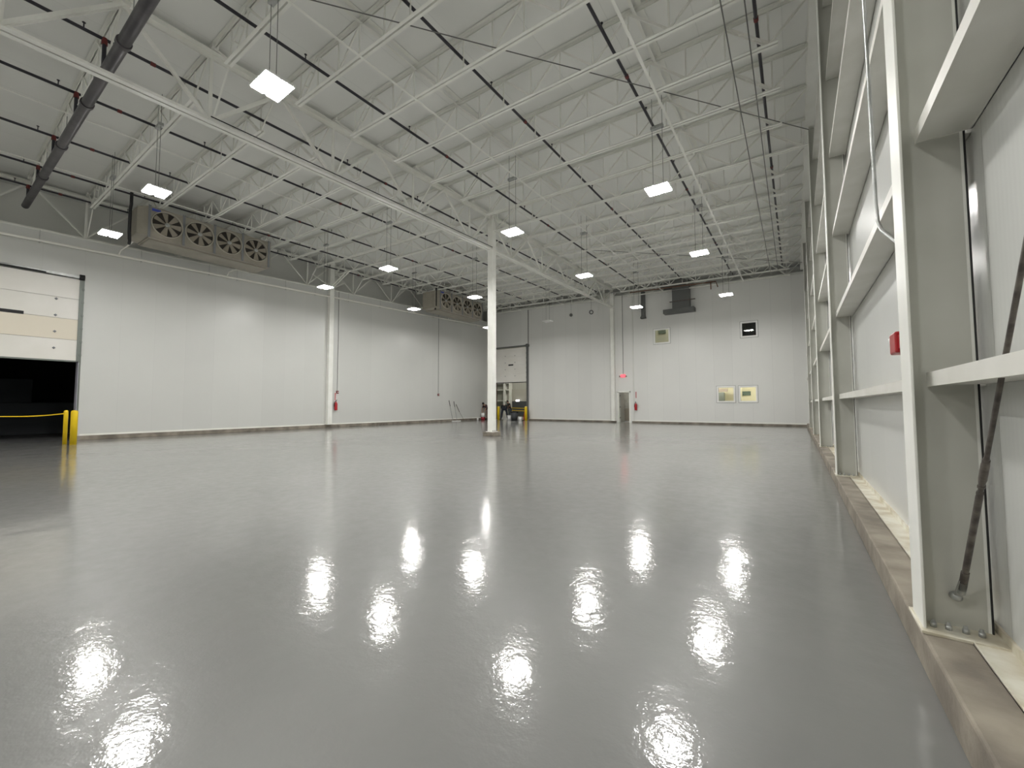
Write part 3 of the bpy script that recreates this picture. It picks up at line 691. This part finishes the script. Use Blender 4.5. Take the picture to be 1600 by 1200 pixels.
b = MB(); b.box(-13, -8.6, 33.2, 33.3, 0, 3.2); b.box(-13.1, -13, YF + .15, 33.3, 0, 3.2); b.box(-8.7, -8.6, YF + .15, 33.3, 0, 3.2); b.box(-13, -8.7, YF + .16, 33.3, 3.1, 3.2); struct('wall_corridor', b, mottle(mat('corridor_block', (.27, .265, .235), .8), (.24, .235, .21), (.31, .305, .27), 3))
b = MB(); b.box(-13, -8.7, 33.0, 33.2, 0, 1.0); struct('wall_corridor', b, mat('corridor_wainscot', (.22, .195, .16), .8))
b = MB(); b.add([(-11.0, 32.9, 2.8), (-10.2, 32.9, 2.8), (-10.2, 32.9, 1.75), (-11.0, 32.95, 2.8), (-10.2, 32.95, 2.8), (-10.2, 32.95, 1.75)], [(0, 1, 2), (5, 4, 3), (0, 3, 4, 1), (1, 4, 5, 2), (2, 5, 3, 0)])
tag(b.build('hanging_tarp', BLACK), 'black triangular tarp in the room beyond the exit door', 'tarp')
room_fix(-10.6, 31.6, 2.9, 70, 'ceiling light of the room beyond the exit door')
t = empty('wall_lamp', (-11.0, 32.9, 1.62), 'small glowing lamp seen through the exit door', 'lamp')
h = MB(); h.box(-11.12, -10.86, 32.85, 32.95, 1.54, 1.72); h.build('lens', mat('lamp_white', (1, 1, 1), .5, emit=7), t)
h = MB(); h.box(-11.14, -10.84, 32.95, 33.0, 1.52, 1.74); h.build('housing', WHITEP, t)

GLASS = bpy.data.materials.new('window_glass'); GLASS.use_nodes = True
_b = GLASS.node_tree.nodes['Principled BSDF']; _b.inputs['Roughness'].default_value = .02; _b.inputs['IOR'].default_value = 1.45
_b.inputs['Transmission Weight'].default_value = 1.; _b.inputs['Base Color'].default_value = (.95, .97, .96, 1)
for i, (xa, xb, za, zb_) in enumerate(WN):
    t = bpy.data.objects.new(f'window_{i+1}', None); COL.objects.link(t); t.location = ((xa + xb) / 2, YF, za); t['kind'] = 'structure'
    h = MB(); w_ = .10
    h.box(xa, xa + w_, YF - .04, YF + .12, za, zb_); h.box(xb - w_, xb, YF - .04, YF + .12, za, zb_)
    h.box(xa + w_, xb - w_, YF - .04, YF + .12, za, za + w_); h.box(xa + w_, xb - w_, YF - .04, YF + .12, zb_ - w_, zb_)
    h.build('window_frame', WHITEP, t, .006)
    h = MB(); g_ = .03
    h.box(xa - g_, xa, YF - .012, YF, za - g_, zb_ + g_); h.box(xb, xb + g_, YF - .012, YF, za - g_, zb_ + g_); h.box(xa, xb, YF - .012, YF, za - g_, za); h.box(xa, xb, YF - .012, YF, zb_, zb_ + g_)
    h.build('outer_trim', mat('grey_window_trim', (.42, .42, .40), .5), t)  # grey gasket ring also draws the thin shadow gap round the frame
    h = MB(); h.box(xa + w_, xb - w_, YF + .05, YF + .058, za + w_, zb_ - w_); h.build('window_pane', GLASS, t)
# lower rooms behind the windows
b = MB(); b.box(-5.2, -1.2, 32.6, 32.7, 0, 3.2); b.box(-5.3, -5.2, YF + .15, 32.7, 0, 3.2); b.box(-1.2, -1.1, YF + .15, 32.7, 0, 3.2); b.box(-5.2, -1.2, YF + .16, 32.7, 3.1, 3.2); b.box(-3.14, -3.06, YF + .16, 32.6, 0, 3.2); struct('wall_office', b, CREAM)
room_fix(-2.1, 31.2, 3.02, 44, 'ceiling light of the cream room behind the right lower window')
room_fix(-4.2, 31.2, 3.02, 48, 'ceiling light of the room behind the left lower window')
b = MB(); b.box(-3.05, -2.55, 32.5, 32.58, 1.95, 2.22); tag(b.build('notice_board', mat('green_board', (.08, .13, .1), .5)), 'small dark green board on the cream wall behind the right lower window', 'board')
b = MB(); b.box(-4.55, -4.05, 31.4, 31.9, 0, 2.15); tag(b.build('storage_cabinet', mat('grey_cabinet', (.22, .25, .23), .5), bevel=.01), 'grey cabinet behind the left lower window', 'cabinet')
b = MB(); b.box(-5.15, -3.9, 31.9, 32.1, 2.2, 2.42); tag(b.build('ceiling_duct', mat('brown_duct', (.25, .2, .16), .6)), 'brown duct behind the left lower window', 'duct')
b = MB(); b.box(-9.4, -6.4, 32.2, 32.3, 4.4, 8.1); b.box(-9.5, -9.4, YF + .15, 32.3, 4.4, 8.1); b.box(-6.4, -6.3, YF + .15, 32.3, 4.4, 8.1); b.box(-9.4, -6.4, YF + .16, 32.3, 4.3, 4.4); b.box(-9.4, -6.4, YF + .16, 32.3, 8.1, 8.2); struct('wall_office', b, mat('olive_room_wall', (.42, .41, .31), .7))
room_fix(-7.9, 31.2, 7.98, 42, 'ceiling light of the room behind the upper left window')
b = MB(); b.box(-8.55, -8.0, 32.1, 32.18, 6.75, 7.05); tag(b.build('wall_equipment', mat('green_dark_box', (.06, .08, .05), .6)), 'dark green box behind the upper left window', 'equipment')
b = MB(); b.box(-3.8, -.9, 32.2, 32.3, 4.4, 8.1); b.box(-3.9, -3.8, YF + .15, 32.3, 4.4, 8.1); b.box(-.9, -.8, YF + .15, 32.3, 4.4, 8.1); b.box(-3.8, -.9, YF + .16, 32.3, 4.3, 4.4); b.box(-3.8, -.9, YF + .16, 32.3, 8.1, 8.2); struct('wall_office', b, mat('unlit_office', (.05, .055, .06), .7))

# exit sign
t = empty('exit_sign', (-10.53, YF - .08, 3.46), 'glowing red exit sign with twin emergency heads above the door', 'sign')
h = MB(); h.box(-10.70, -10.36, YF - .10, YF - .05, 3.35, 3.57); h.build('sign_body', mat('exit_glow', (1, .16, .2), .5, emit=.75), t, .01)
cu = bpy.data.curves.new('exit_text', 'FONT'); cu.body = 'EXIT'; cu.size = .17; cu.extrude = .003; cu.align_x = 'CENTER'; cu.align_y = 'CENTER'
o = bpy.data.objects.new('exit_lettering', cu); COL.objects.link(o); o.parent = t; o.location = (0, -.025, 0); o.rotation_euler = (math.pi / 2, 0, 0)
cu.materials.append(mat('exit_red', (1, .02, .03), .5, emit=9))
bpy.context.view_layer.update()
me_ = bpy.data.meshes.new_from_object(o.evaluated_get(bpy.context.evaluated_depsgraph_get())); mw_ = (o.location.copy(), o.rotation_euler.copy())
bpy.data.objects.remove(o); o = bpy.data.objects.new('exit_lettering', me_); COL.objects.link(o); o.parent = t; o.location, o.rotation_euler = mw_
for s in (-1, 1):
    h = MB(); h.lathe((-10.53 + s * .24, YF - .09, 3.43), (s * .4, -1, -.3), [(-.08, .02), (-.05, .05), (.03, .06), (.035, 0)], 10); h.build('emergency_head', mat('grey_plastic', (.3, .3, .3), .5), t)
h = MB(); h.tube([(-10.53, YF - .03, 3.57), (-10.53, YF - .03, wf_top(-10.5))], .016, 6); tag(h.build('electrical_conduit', CABLE), 'thin conduit rising from the exit sign to the roof', 'conduit')

def extinguisher(p, n, label):
    """p: centre of bottle on wall, n: wall normal"""
    p = Vector(p); n = Vector(n); t = empty('fire_extinguisher', p, label, 'fire extinguisher'); c = p + n * .11
    h = MB(); h.lathe(c - Vector((0, 0, .27)), (0, 0, 1), [(0, 0), (0, .08), (.02, .09), (.40, .09), (.47, .05), (.50, .03), (.54, .03), (.54, 0)], 16); h.build('bottle', RED, t)
    h = MB(); h.tube([c + Vector((0, 0, .27)), c + Vector((0, 0, .33))], .02, 8); s = n.cross(Vector((0, 0, 1))); h.bar(c + Vector((0, 0, .33)) - n * .02, c + Vector((0, 0, .36)) + n * .12, s, .02, .02); h.build('valve_handle', BLACK, t)
    h = MB(); h.tube([c + Vector((0, 0, .30)), c + s * .10 + Vector((0, 0, .24)), c + s * .115 + Vector((0, 0, -.05))], .014, 6); h.build('hose', BLACK, t)
    h = MB(); h.bar(p + Vector((0, 0, -.2)), p + Vector((0, 0, .2)), s, .06, .02); h.build('bracket', ROD, t)
def vert_sign(p, n, label):
    p = Vector(p); n = Vector(n); s = n.cross(Vector((0, 0, 1))); t = empty('fire_sign', p, label, 'sign')
    h = MB(); h.bar(p + n * .01 - Vector((0, 0, .25)), p + n * .01 + Vector((0, 0, .25)), s, .12, .006); h.build('sign_plate', mat('sign_white', (.8, .72, .7), .5), t)
    h = MB()
    for i in range(6): h.bar(p + n * .016 + Vector((0, 0, -.2 + i * .075)), p + n * .016 + Vector((0, 0, -.15 + i * .075)), s, .08, .004)
    h.build('red_lettering', RED, t)
extinguisher((-9.60, YF - .01, 1.18), (0, -1, 0), 'red fire extinguisher on the far wall right of the exit door')
vert_sign((-9.60, YF - .01, 2.02), (0, -1, 0), 'narrow red and white sign above the far wall extinguisher')
extinguisher((-23.14, 14.42, 1.30), (1, 0, 0), 'dark red fire extinguisher beside the left wall column')
vert_sign((-23.14, 14.42, 1.85), (1, 0, 0), 'narrow red and white sign above the left wall extinguisher')
for y, lab in ((14.55, 'beside the left wall column'), (23.2, 'alone on the far half of the left wall')):
    t = empty('fire_pull_station', (-23.1, y, 2.14), f'small dark red pull station {lab}', 'alarm')
    h = MB(); h.box(-23.15, -23.07, y - .07, y + .07, 2.05, 2.22); h.build('box', mat('dull_red', (.16, .02, .02), .5), t, .008)
    h = MB(); h.box(-23.07, -23.05, y - .045, y + .045, 2.12, 2.15); h.build('handle', WHITEP, t)
    h = MB(); h.tube([(-23.13, y, 2.22), (-23.13, y, wl_top(y))], .012, 6); tag(h.build('electrical_conduit', CABLE), f'thin conduit dropping to the pull station {lab}', 'conduit')
# duct hood and small duct high on the far wall
t = empty('exhaust_duct', (-6.25, 29.5, 7.65), 'large dark grey duct with wide base plate high on the far wall', 'duct')
h = MB(); h.box(-6.82, -5.72, 29.25, YF, 7.9, 9.42); h.build('shaft', DUCT, t, .01)
h = MB(); h.box(-7.42, -5.42, 29.15, YF, 7.62, 7.90); h.build('base_hood', DUCT, t, .01)
h = MB(); h.box(-6.98, -5.33, 29.20, 29.26, 8.36, 8.42); h.build('strut', ROD, t)
h = MB(); h.hexa([(-7.5, 28.9, 9.42), (-5.9, 28.9, 9.42), (-5.9, YF, 9.42), (-7.5, YF, 9.42), (-6.9, 28.9, 9.8), (-6.1, 28.9, 9.8), (-6.1, YF, 9.8), (-6.9, YF, 9.8)]); h.build('top_transition', DUCT, t)
t = empty('exhaust_duct', (-8.93, 29.6, 7.6), 'slim dark grey duct left of the large duct on the far wall', 'duct')
h = MB(); h.box(-9.04, -8.80, 29.5, YF, 7.72, 9.5); h.build('shaft', DUCT, t, .01)
h = MB(); h.hexa([(-9.10, 29.4, 7.56), (-8.74, 29.4, 7.56), (-8.74, YF, 7.56), (-9.10, YF, 7.56), (-9.04, 29.5, 7.75), (-8.80, 29.5, 7.75), (-8.80, YF, 7.75), (-9.04, YF, 7.75)]); h.build('outlet', DUCT, t)
h = MB(); h.tube([(-9.6, 28.8, 9.38), (-4.0, 28.8, 9.22), (-3.9, 28.8, 8.85)], .035, 8); h.tube([(-4.3, 28.8, 9.22), (-4.3, 28.8, 8.75)], .03, 8)
tag(h.build('gas_pipe', mat('rusty_orange_pipe', (.20, .11, .07), .6)), 'rusty brown pipe run along the top of the far wall', 'pipe')

# ------------------------------------------------------------------ right wall conduit, alarm strobe and brace rod
h = MB(); h.tube([(.50, 3.90, 8.5), (.50, 3.86, 4.5), (.50, 3.74, 2.75), (.50, 3.70, 2.60), (.50, 3.58, 2.50), (.525, 3.22, 2.28), (.54, 3.21, 2.22), (.55, 3.21, 1.80)], .011, 8)
tag(h.build('electrical_conduit', GALV), 'bent metal conduit dropping beside the nearest wall column', 'conduit')
for z in (2.86, 5.4): pass
t = empty('alarm_strobe', (.56, 3.42, 1.72), 'dark red alarm strobe fixed behind the nearest wall column', 'alarm')
h = MB(); h.box(.50, .62, 3.33, 3.50, 1.655, 1.785); h.build('housing', RED, t, .01)
h = MB(); h.box(.515, .605, 3.09, 3.33, 1.68, 1.76); h.build('mounting_box', RED, t)
h = MB(); h.lathe((.53, 3.50, 1.75), (-.3, .2, .1), [(0, 0), (0, .035), (.02, .03), (.04, 0)], 10); h.build('strobe_lens', WHITEP, t)
t = empty('cross_brace_rod', (.65, 3.0, .36), 'dark threaded brace rod with turnbuckle at the nearest wall column', 'brace')
P0 = Vector((.652, 2.995, .425)); D = Vector((0, -.74, 1.20)).normalized()
h = MB(); h.tube([P0, P0 + D * .12], .016, 8); h.tube([P0 + D * .12, P0 + D * 3.2], .009, 8); h.build('rod', ROD, t)
h = MB(); h.tube([P0 + D * .10, P0 + D * .14, P0 + D * .60, P0 + D * .64], [.009, .0125, .0125, .009], 10); h.build('turnbuckle', ROD, t)
h = MB(); h.tube([P0 + D * .66, P0 + D * .70, P0 + D * .78, P0 + D * .82], [.009, .014, .014, .009], 10)
for k in range(6): h.tube([P0 + D * (.62 + k * .035), P0 + D * (.63 + k * .035)], .013, 8)
h.build('lock_nut', ROD, t)
h = MB(); h.lathe((.640, 3.06, .365), (0, -1, .2), [(-.01, 0), (-.01, .022), (.03, .022), (.04, .012), (.04, 0)], 12); h.bar((.643, 3.04, .365), P0 + D * .06, (1, 0, 0), .03, .012); h.tube([P0 - D * .03, P0 + D * .05], .016, 8); h.build('clevis', GALV, t)

# ------------------------------------------------------------------ brooms, bins and buckets by the far dock door
for a, b_, lab in (((-22.95, 24.7, .03), (-23.07, 24.36, 1.70), 'dark-handled squeegee leaning on the left wall, leftmost of three'),
                   ((-22.92, 25.15, .03), (-23.07, 24.92, 1.62), 'grey-handled squeegee leaning on the left wall, middle of three')):
    t = empty('floor_squeegee', a, lab, 'squeegee')
    A = Vector(a); B = Vector(b_); h = MB(); h.tube([A, B], .016, 6); h.build('handle', GALV, t)
    h = MB(); h.tube([A.lerp(B, .72), B], .022, 6); h.build('grip', BLACK, t)
    h = MB(); h.bar(A + Vector((.12, -.25, .0)), A + Vector((.12, .3, 0)), (1, 0, 0), .06, .05); h.build('blade', WHITEP, t)
h = MB(); h.tube([(-23.02, 25.55, .75), (-23.08, 25.2, 1.38)], .026, 6); h.tube([(-22.93, 25.9, .2), (-23.02, 25.55, .75)], .012, 6)
tag(h.build('floor_scraper', ROD), 'short dark scraper leaning on the left wall, rightmost of three', 'scraper')
t = empty('trash_can', (-19.85, 29.0, 0), 'dark grey round trash can in the far dock doorway', 'bin')
h = MB(); h.lathe((-19.85, 29.0, 0), (0, 0, 1), [(0, 0), (0, .26), (.68, .33), (.68, .30), (.1, .24)], 20); h.build('body', mat('grey_bin', (.055, .06, .065), .6), t)
h = MB(); h.lathe((-19.85, 29.0, .66), (0, 0, 1), [(0, .34), (.05, .36), (.09, .35), (.09, .30), (.0, .29)], 20); h.build('rim', BLACK, t)
def bucket(x, y, r, hgt, m, lab, z=0.):
    t = empty('bucket', (x, y, z), lab, 'bucket')
    h = MB(); h.lathe((x, y, z), (0, 0, 1), [(0, 0), (0, r * .86), (hgt, r), (hgt, r * .94), (.03, r * .8)], 18); h.build('body', m, t)
    h = MB(); h.lathe((x, y, z + hgt - .04), (0, 0, 1), [(0, r), (.0, r * 1.07), (.03, r * 1.07), (.04, r)], 18); h.build('rim', m, t)
    h = MB(); h.tube([(x + r * math.cos(q), y, z + hgt - .03 - r * .8 * math.sin(q)) for q in [math.pi * k / 8 for k in range(9)]], .006, 5)
    h.build('handle', GALV, t); return t
bucket(-20.42, 29.1, .20, .42, WHITEP, 'white bucket in front of the standing person by the far dock door')
bucket(-19.12, 28.8, .15, .34, WHITEP, 'white bucket beside the right yellow bollard of the far dock door')
bucket(-19.40, 29.35, .12, .30, mat('beige_bucket', (.55, .48, .38), .5), 'beige bucket between the trash can and the white bucket')
bucket(-22.80, 28.40, .17, .36, WHITEP, 'white bucket left of the freestanding column in the photo', .26)
bucket(-22.80, 28.40, .19, .25, mat('red_tub', (.30, .02, .03), .5), 'red tub under a white bucket left of the freestanding column')
bucket(-23.0, 27.9, .08, .2, WHITEP, 'small white pail at the foot of the left wall')
t = empty('traffic_cone', (-19.05, 29.6, 0), 'orange-red cone behind the bucket at the right bollard', 'cone')
h = MB(); h.lathe((-19.08, 29.45, 0), (0, 0, 1), [(.04, .15), (.85, .035), (.87, 0)], 16); h.build('cone_body', mat('cone_orange', (.45, .07, .02), .5), t)
h = MB(); h.box(-19.25, -18.93, 29.3, 29.6, 0, .04); h.build('cone_base', BLACK, t)
b = MB(); b.box(-22.35, -22.0, 29.0, 29.25, 0, .22); tag(b.build('tool_box', BLACK, bevel=.03), 'small black box on the floor beside the left dock bollard', 'box')

# ------------------------------------------------------------------ people
def skin_mesh(name, joints, edges, radii, m, parent, sub=1):
    me = bpy.data.meshes.new(name); me.from_pydata([tuple(j) for j in joints], edges, []); me.materials.append(m)
    o = bpy.data.objects.new(name, me); COL.objects.link(o); o.parent = parent
    md = o.modifiers.new('skin', 'SKIN'); md.use_smooth_shade = True; md.use_x_symmetry = False
    if not me.skin_vertices: me.attributes
    for i, r in enumerate(radii):
        rr = r if isinstance(r, tuple) else (r, r)
        me.skin_vertices[0].data[i].radius = rr
    me.skin_vertices[0].data[0].use_root = True
    s = o.modifiers.new('sub', 'SUBSURF'); s.levels = sub; s.render_levels = sub
    return o
def ensure_skin(me):
    pass
def person(loc, rz, pose, shirt, trousers, hair, label, tone=(.42, .24, .17), sc_=1.):
    t = empty('person', loc, label, 'person'); t.rotation_euler = (0, 0, rz); t.scale = (sc_,) * 3
    J = pose; sk = mat('skin', tone, .6)
    js = []; idx = {}
    def a(n): idx[n] = len(js); js.append(Vector(J[n])); return idx[n]
    order = ['pelvis', 'waist', 'chest', 'neck', 'headb', 'headt', 'shL', 'elL', 'wrL', 'palmL', 'shR', 'elR', 'wrR', 'palmR', 'hipL', 'knL', 'anL', 'toeL', 'hipR', 'knR', 'anR', 'toeR']
    for n in order: a(n)
    E_ = [('pelvis', 'waist'), ('waist', 'chest'), ('chest', 'neck'), ('neck', 'headb'), ('headb', 'headt'), ('chest', 'shL'), ('shL', 'elL'), ('elL', 'wrL'), ('wrL', 'palmL'), ('chest', 'shR'), ('shR', 'elR'), ('elR', 'wrR'), ('wrR', 'palmR'),
          ('pelvis', 'hipL'), ('hipL', 'knL'), ('knL', 'anL'), ('anL', 'toeL'), ('pelvis', 'hipR'), ('hipR', 'knR'), ('knR', 'anR'), ('anR', 'toeR')]
    rad = dict(pelvis=.13, waist=.12, chest=.14, neck=.055, headb=.085, headt=.085, shL=.06, shR=.06, elL=.042, elR=.042, wrL=.028, wrR=.028, palmL=(.036, .02), palmR=(.036, .02),
               hipL=.085, hipR=.085, knL=.06, knR=.06, anL=.042, anR=.042, toeL=.04, toeR=.04)
    skin_mesh('body', js, [(idx[p], idx[q]) for p, q in E_], [rad[n] for n in order], sk, t, 2)
    # hands: five short separate fingers
    for s in 'LR':
        w_ = Vector(J['wr' + s]); p = Vector(J['palm' + s]); d = (p - w_).normalized(); sd = d.cross(Vector((0, 1, 0))); sd = sd.normalized() if sd.length > .1 else Vector((1, 0, 0)); nrm = d.cross(sd)
        h = MB()
        for k, (off, ln_) in enumerate(((-.030, .062), (-.010, .075), (.010, .07), (.028, .055))):
            b0 = p + sd * off; b1 = b0 + d * ln_ * .55 + nrm * .01; b2 = b1 + d * ln_ * .4 + nrm * .025; h.tube([b0, b1, b2], [.009, .0085, .007], 6)
        tb = w_.lerp(p, .5) - sd * .03; h.tube([tb, tb - sd * .03 + d * .03, tb - sd * .035 + d * .065 + nrm * .01], [.011, .010, .008], 6)
        o = h.build('fingers', sk, None); o.parent = t
    # clothing
    sh = ['waist', 'chest', 'neck', 'shL', 'elL', 'shR', 'elR', 'pelvis']; si = {n: i for i, n in enumerate(sh)}
    pts = [Vector(J[n]) for n in sh]; pts[si['neck']] = Vector(J['chest']).lerp(Vector(J['neck']), .62)
    pts[si['elL']] = Vector(J['shL']).lerp(Vector(J['elL']), .8); pts[si['elR']] = Vector(J['shR']).lerp(Vector(J['elR']), .8)
    skin_mesh('shirt', pts, [(0, 1), (1, 2), (1, 3), (3, 4), (1, 5), (5, 6), (0, 7)], [.155, .19, .125, .092, .066, .092, .066, .155], shirt, t, 2)
    tr = ['pelvis', 'hipL', 'knL', 'anL', 'hipR', 'knR', 'anR']; pts = [Vector(J[n]) for n in tr]
    skin_mesh('trousers', pts, [(0, 1), (1, 2), (2, 3), (0, 4), (4, 5), (5, 6)], [.15, .105, .078, .062, .105, .078, .062], trousers, t, 2)
    for s in 'LR':
        h = MB(); an = Vector(J['an' + s]); to = Vector(J['toe' + s]); h.tube([an.lerp(to, -.25) + Vector((0, 0, -.02)), an.lerp(to, .2), an.lerp(to, 1.0), an.lerp(to, 1.35)], [.04, .052, .048, .03], 8)
        o = h.build('shoe', BLACK, None); o.parent = t
    hb, ht = Vector(J['headb']), Vector(J['headt']); up = (ht - hb).normalized(); fw = Vector(J['face']).normalized(); fw = (fw - up * fw.dot(up)).normalized(); sd = up.cross(fw)
    c_ = hb.lerp(ht, .6)
    h = MB(); h.lathe(c_ - fw * .02 - up * .05, up, [(0, .09), (.06, .102), (.12, .09), (.16, .05), (.175, 0)], 14); o = h.build('hair', hair, None); o.parent = t
    h = MB(); h.tube([c_ + fw * .075 + up * .01, c_ + fw * .105 - up * .025, c_ + fw * .08 - up * .035], [.008, .014, .010], 6); o = h.build('nose', sk, None); o.parent = t
    h = MB(); h.bar(c_ + fw * .083 - up * .06 - sd * .022, c_ + fw * .083 - up * .06 + sd * .022, up, .008, .008); o = h.build('mouth', mat('lip', (.3, .1, .09), .5), None); o.parent = t
    h = MB()
    for s in (-1, 1): h.lathe(c_ + fw * .078 + sd * s * .032 + up * .005, fw, [(0, .012), (.008, .008), (.01, 0)], 8)
    o = h.build('eyes', BLACK, None); o.parent = t
    h = MB()
    for s in (-1, 1): h.lathe(c_ + sd * s * .085 - up * .02, sd * s, [(0, .022), (.015, .018), (.018, 0)], 8)
    o = h.build('ears', sk, None); o.parent = t
    return t
# local frame: +y is the direction the person faces
bend = dict(pelvis=(0, 0, .93), waist=(0, .16, 1.08), chest=(0, .42, 1.12), neck=(0, .60, 1.02), headb=(0, .68, .96), headt=(0, .76, .86), face=(0, .2, -1),
            shL=(-.19, .45, 1.08), elL=(-.22, .52, .80), wrL=(-.16, .60, .56), palmL=(-.15, .62, .48), shR=(.19, .45, 1.08), elR=(.22, .52, .80), wrR=(.16, .60, .56), palmR=(.15, .62, .48),
            hipL=(-.12, 0, .88), knL=(-.21, .04, .48), anL=(-.27, -.02, .09), toeL=(-.30, .12, .045), hipR=(.12, 0, .88), knR=(.21, .04, .48), anR=(.27, -.02, .09), toeR=(.30, .12, .045))
stand = dict(pelvis=(0, 0, .93), waist=(0, .02, 1.12), chest=(0, .08, 1.34), neck=(0, .14, 1.48), headb=(0, .19, 1.55), headt=(0, .25, 1.66), face=(0, 1, -.5),
             shL=(-.19, .08, 1.38), elL=(-.25, .12, 1.12), wrL=(-.14, .32, 1.02), palmL=(-.10, .40, 1.0), shR=(.19, .08, 1.38), elR=(.25, .12, 1.12), wrR=(.14, .32, 1.05), palmR=(.10, .40, 1.04),
             hipL=(-.10, 0, .88), knL=(-.12, .03, .48), anL=(-.13, -.02, .09), toeL=(-.14, .12, .045), hipR=(.10, 0, .88), knR=(.12, .03, .48), anR=(.13, -.02, .09), toeR=(.14, .12, .045))
lean = dict(stand); lean.update(waist=(0, .10, 1.09), chest=(0, .30, 1.24), neck=(0, .42, 1.33), headb=(0, .48, 1.38), headt=(0, .56, 1.46), face=(0, .8, -.8),
            shL=(-.19, .30, 1.26), elL=(-.22, .42, .98), wrL=(-.14, .52, .74), palmL=(-.12, .55, .66), shR=(.19, .30, 1.26), elR=(.22, .42, .98), wrR=(.14, .52, .74), palmR=(.12, .55, .66))
HAIR = mat('dark_hair', (.02, .015, .012), .6); NAVY = mat('navy_cloth', (.012, .016, .028), .8); BLK = mat('black_cloth', (.008, .008, .011), .8)
person((-21.02, 29.15, 0), .63, bend, BLK, NAVY, HAIR, 'person in black shirt and dark jeans bending over by far dock door', sc_=1.12)
person((-21.3, 30.4, 0), 1.9, stand, mat('black_top', (.012, .01, .012), .8), mat('grey_trousers', (.07, .085, .09), .8), HAIR, 'person in dark top and grey trousers standing inside the far dock doorway')
person((-22.72, 28.95, 0), 2.97, lean, mat('maroon_dark_shirt', (.03, .012, .02), .8), mat('pale_trousers', (.28, .2, .18), .8), HAIR, 'person in dark maroon shirt leaning over a bucket, half hidden by the column')
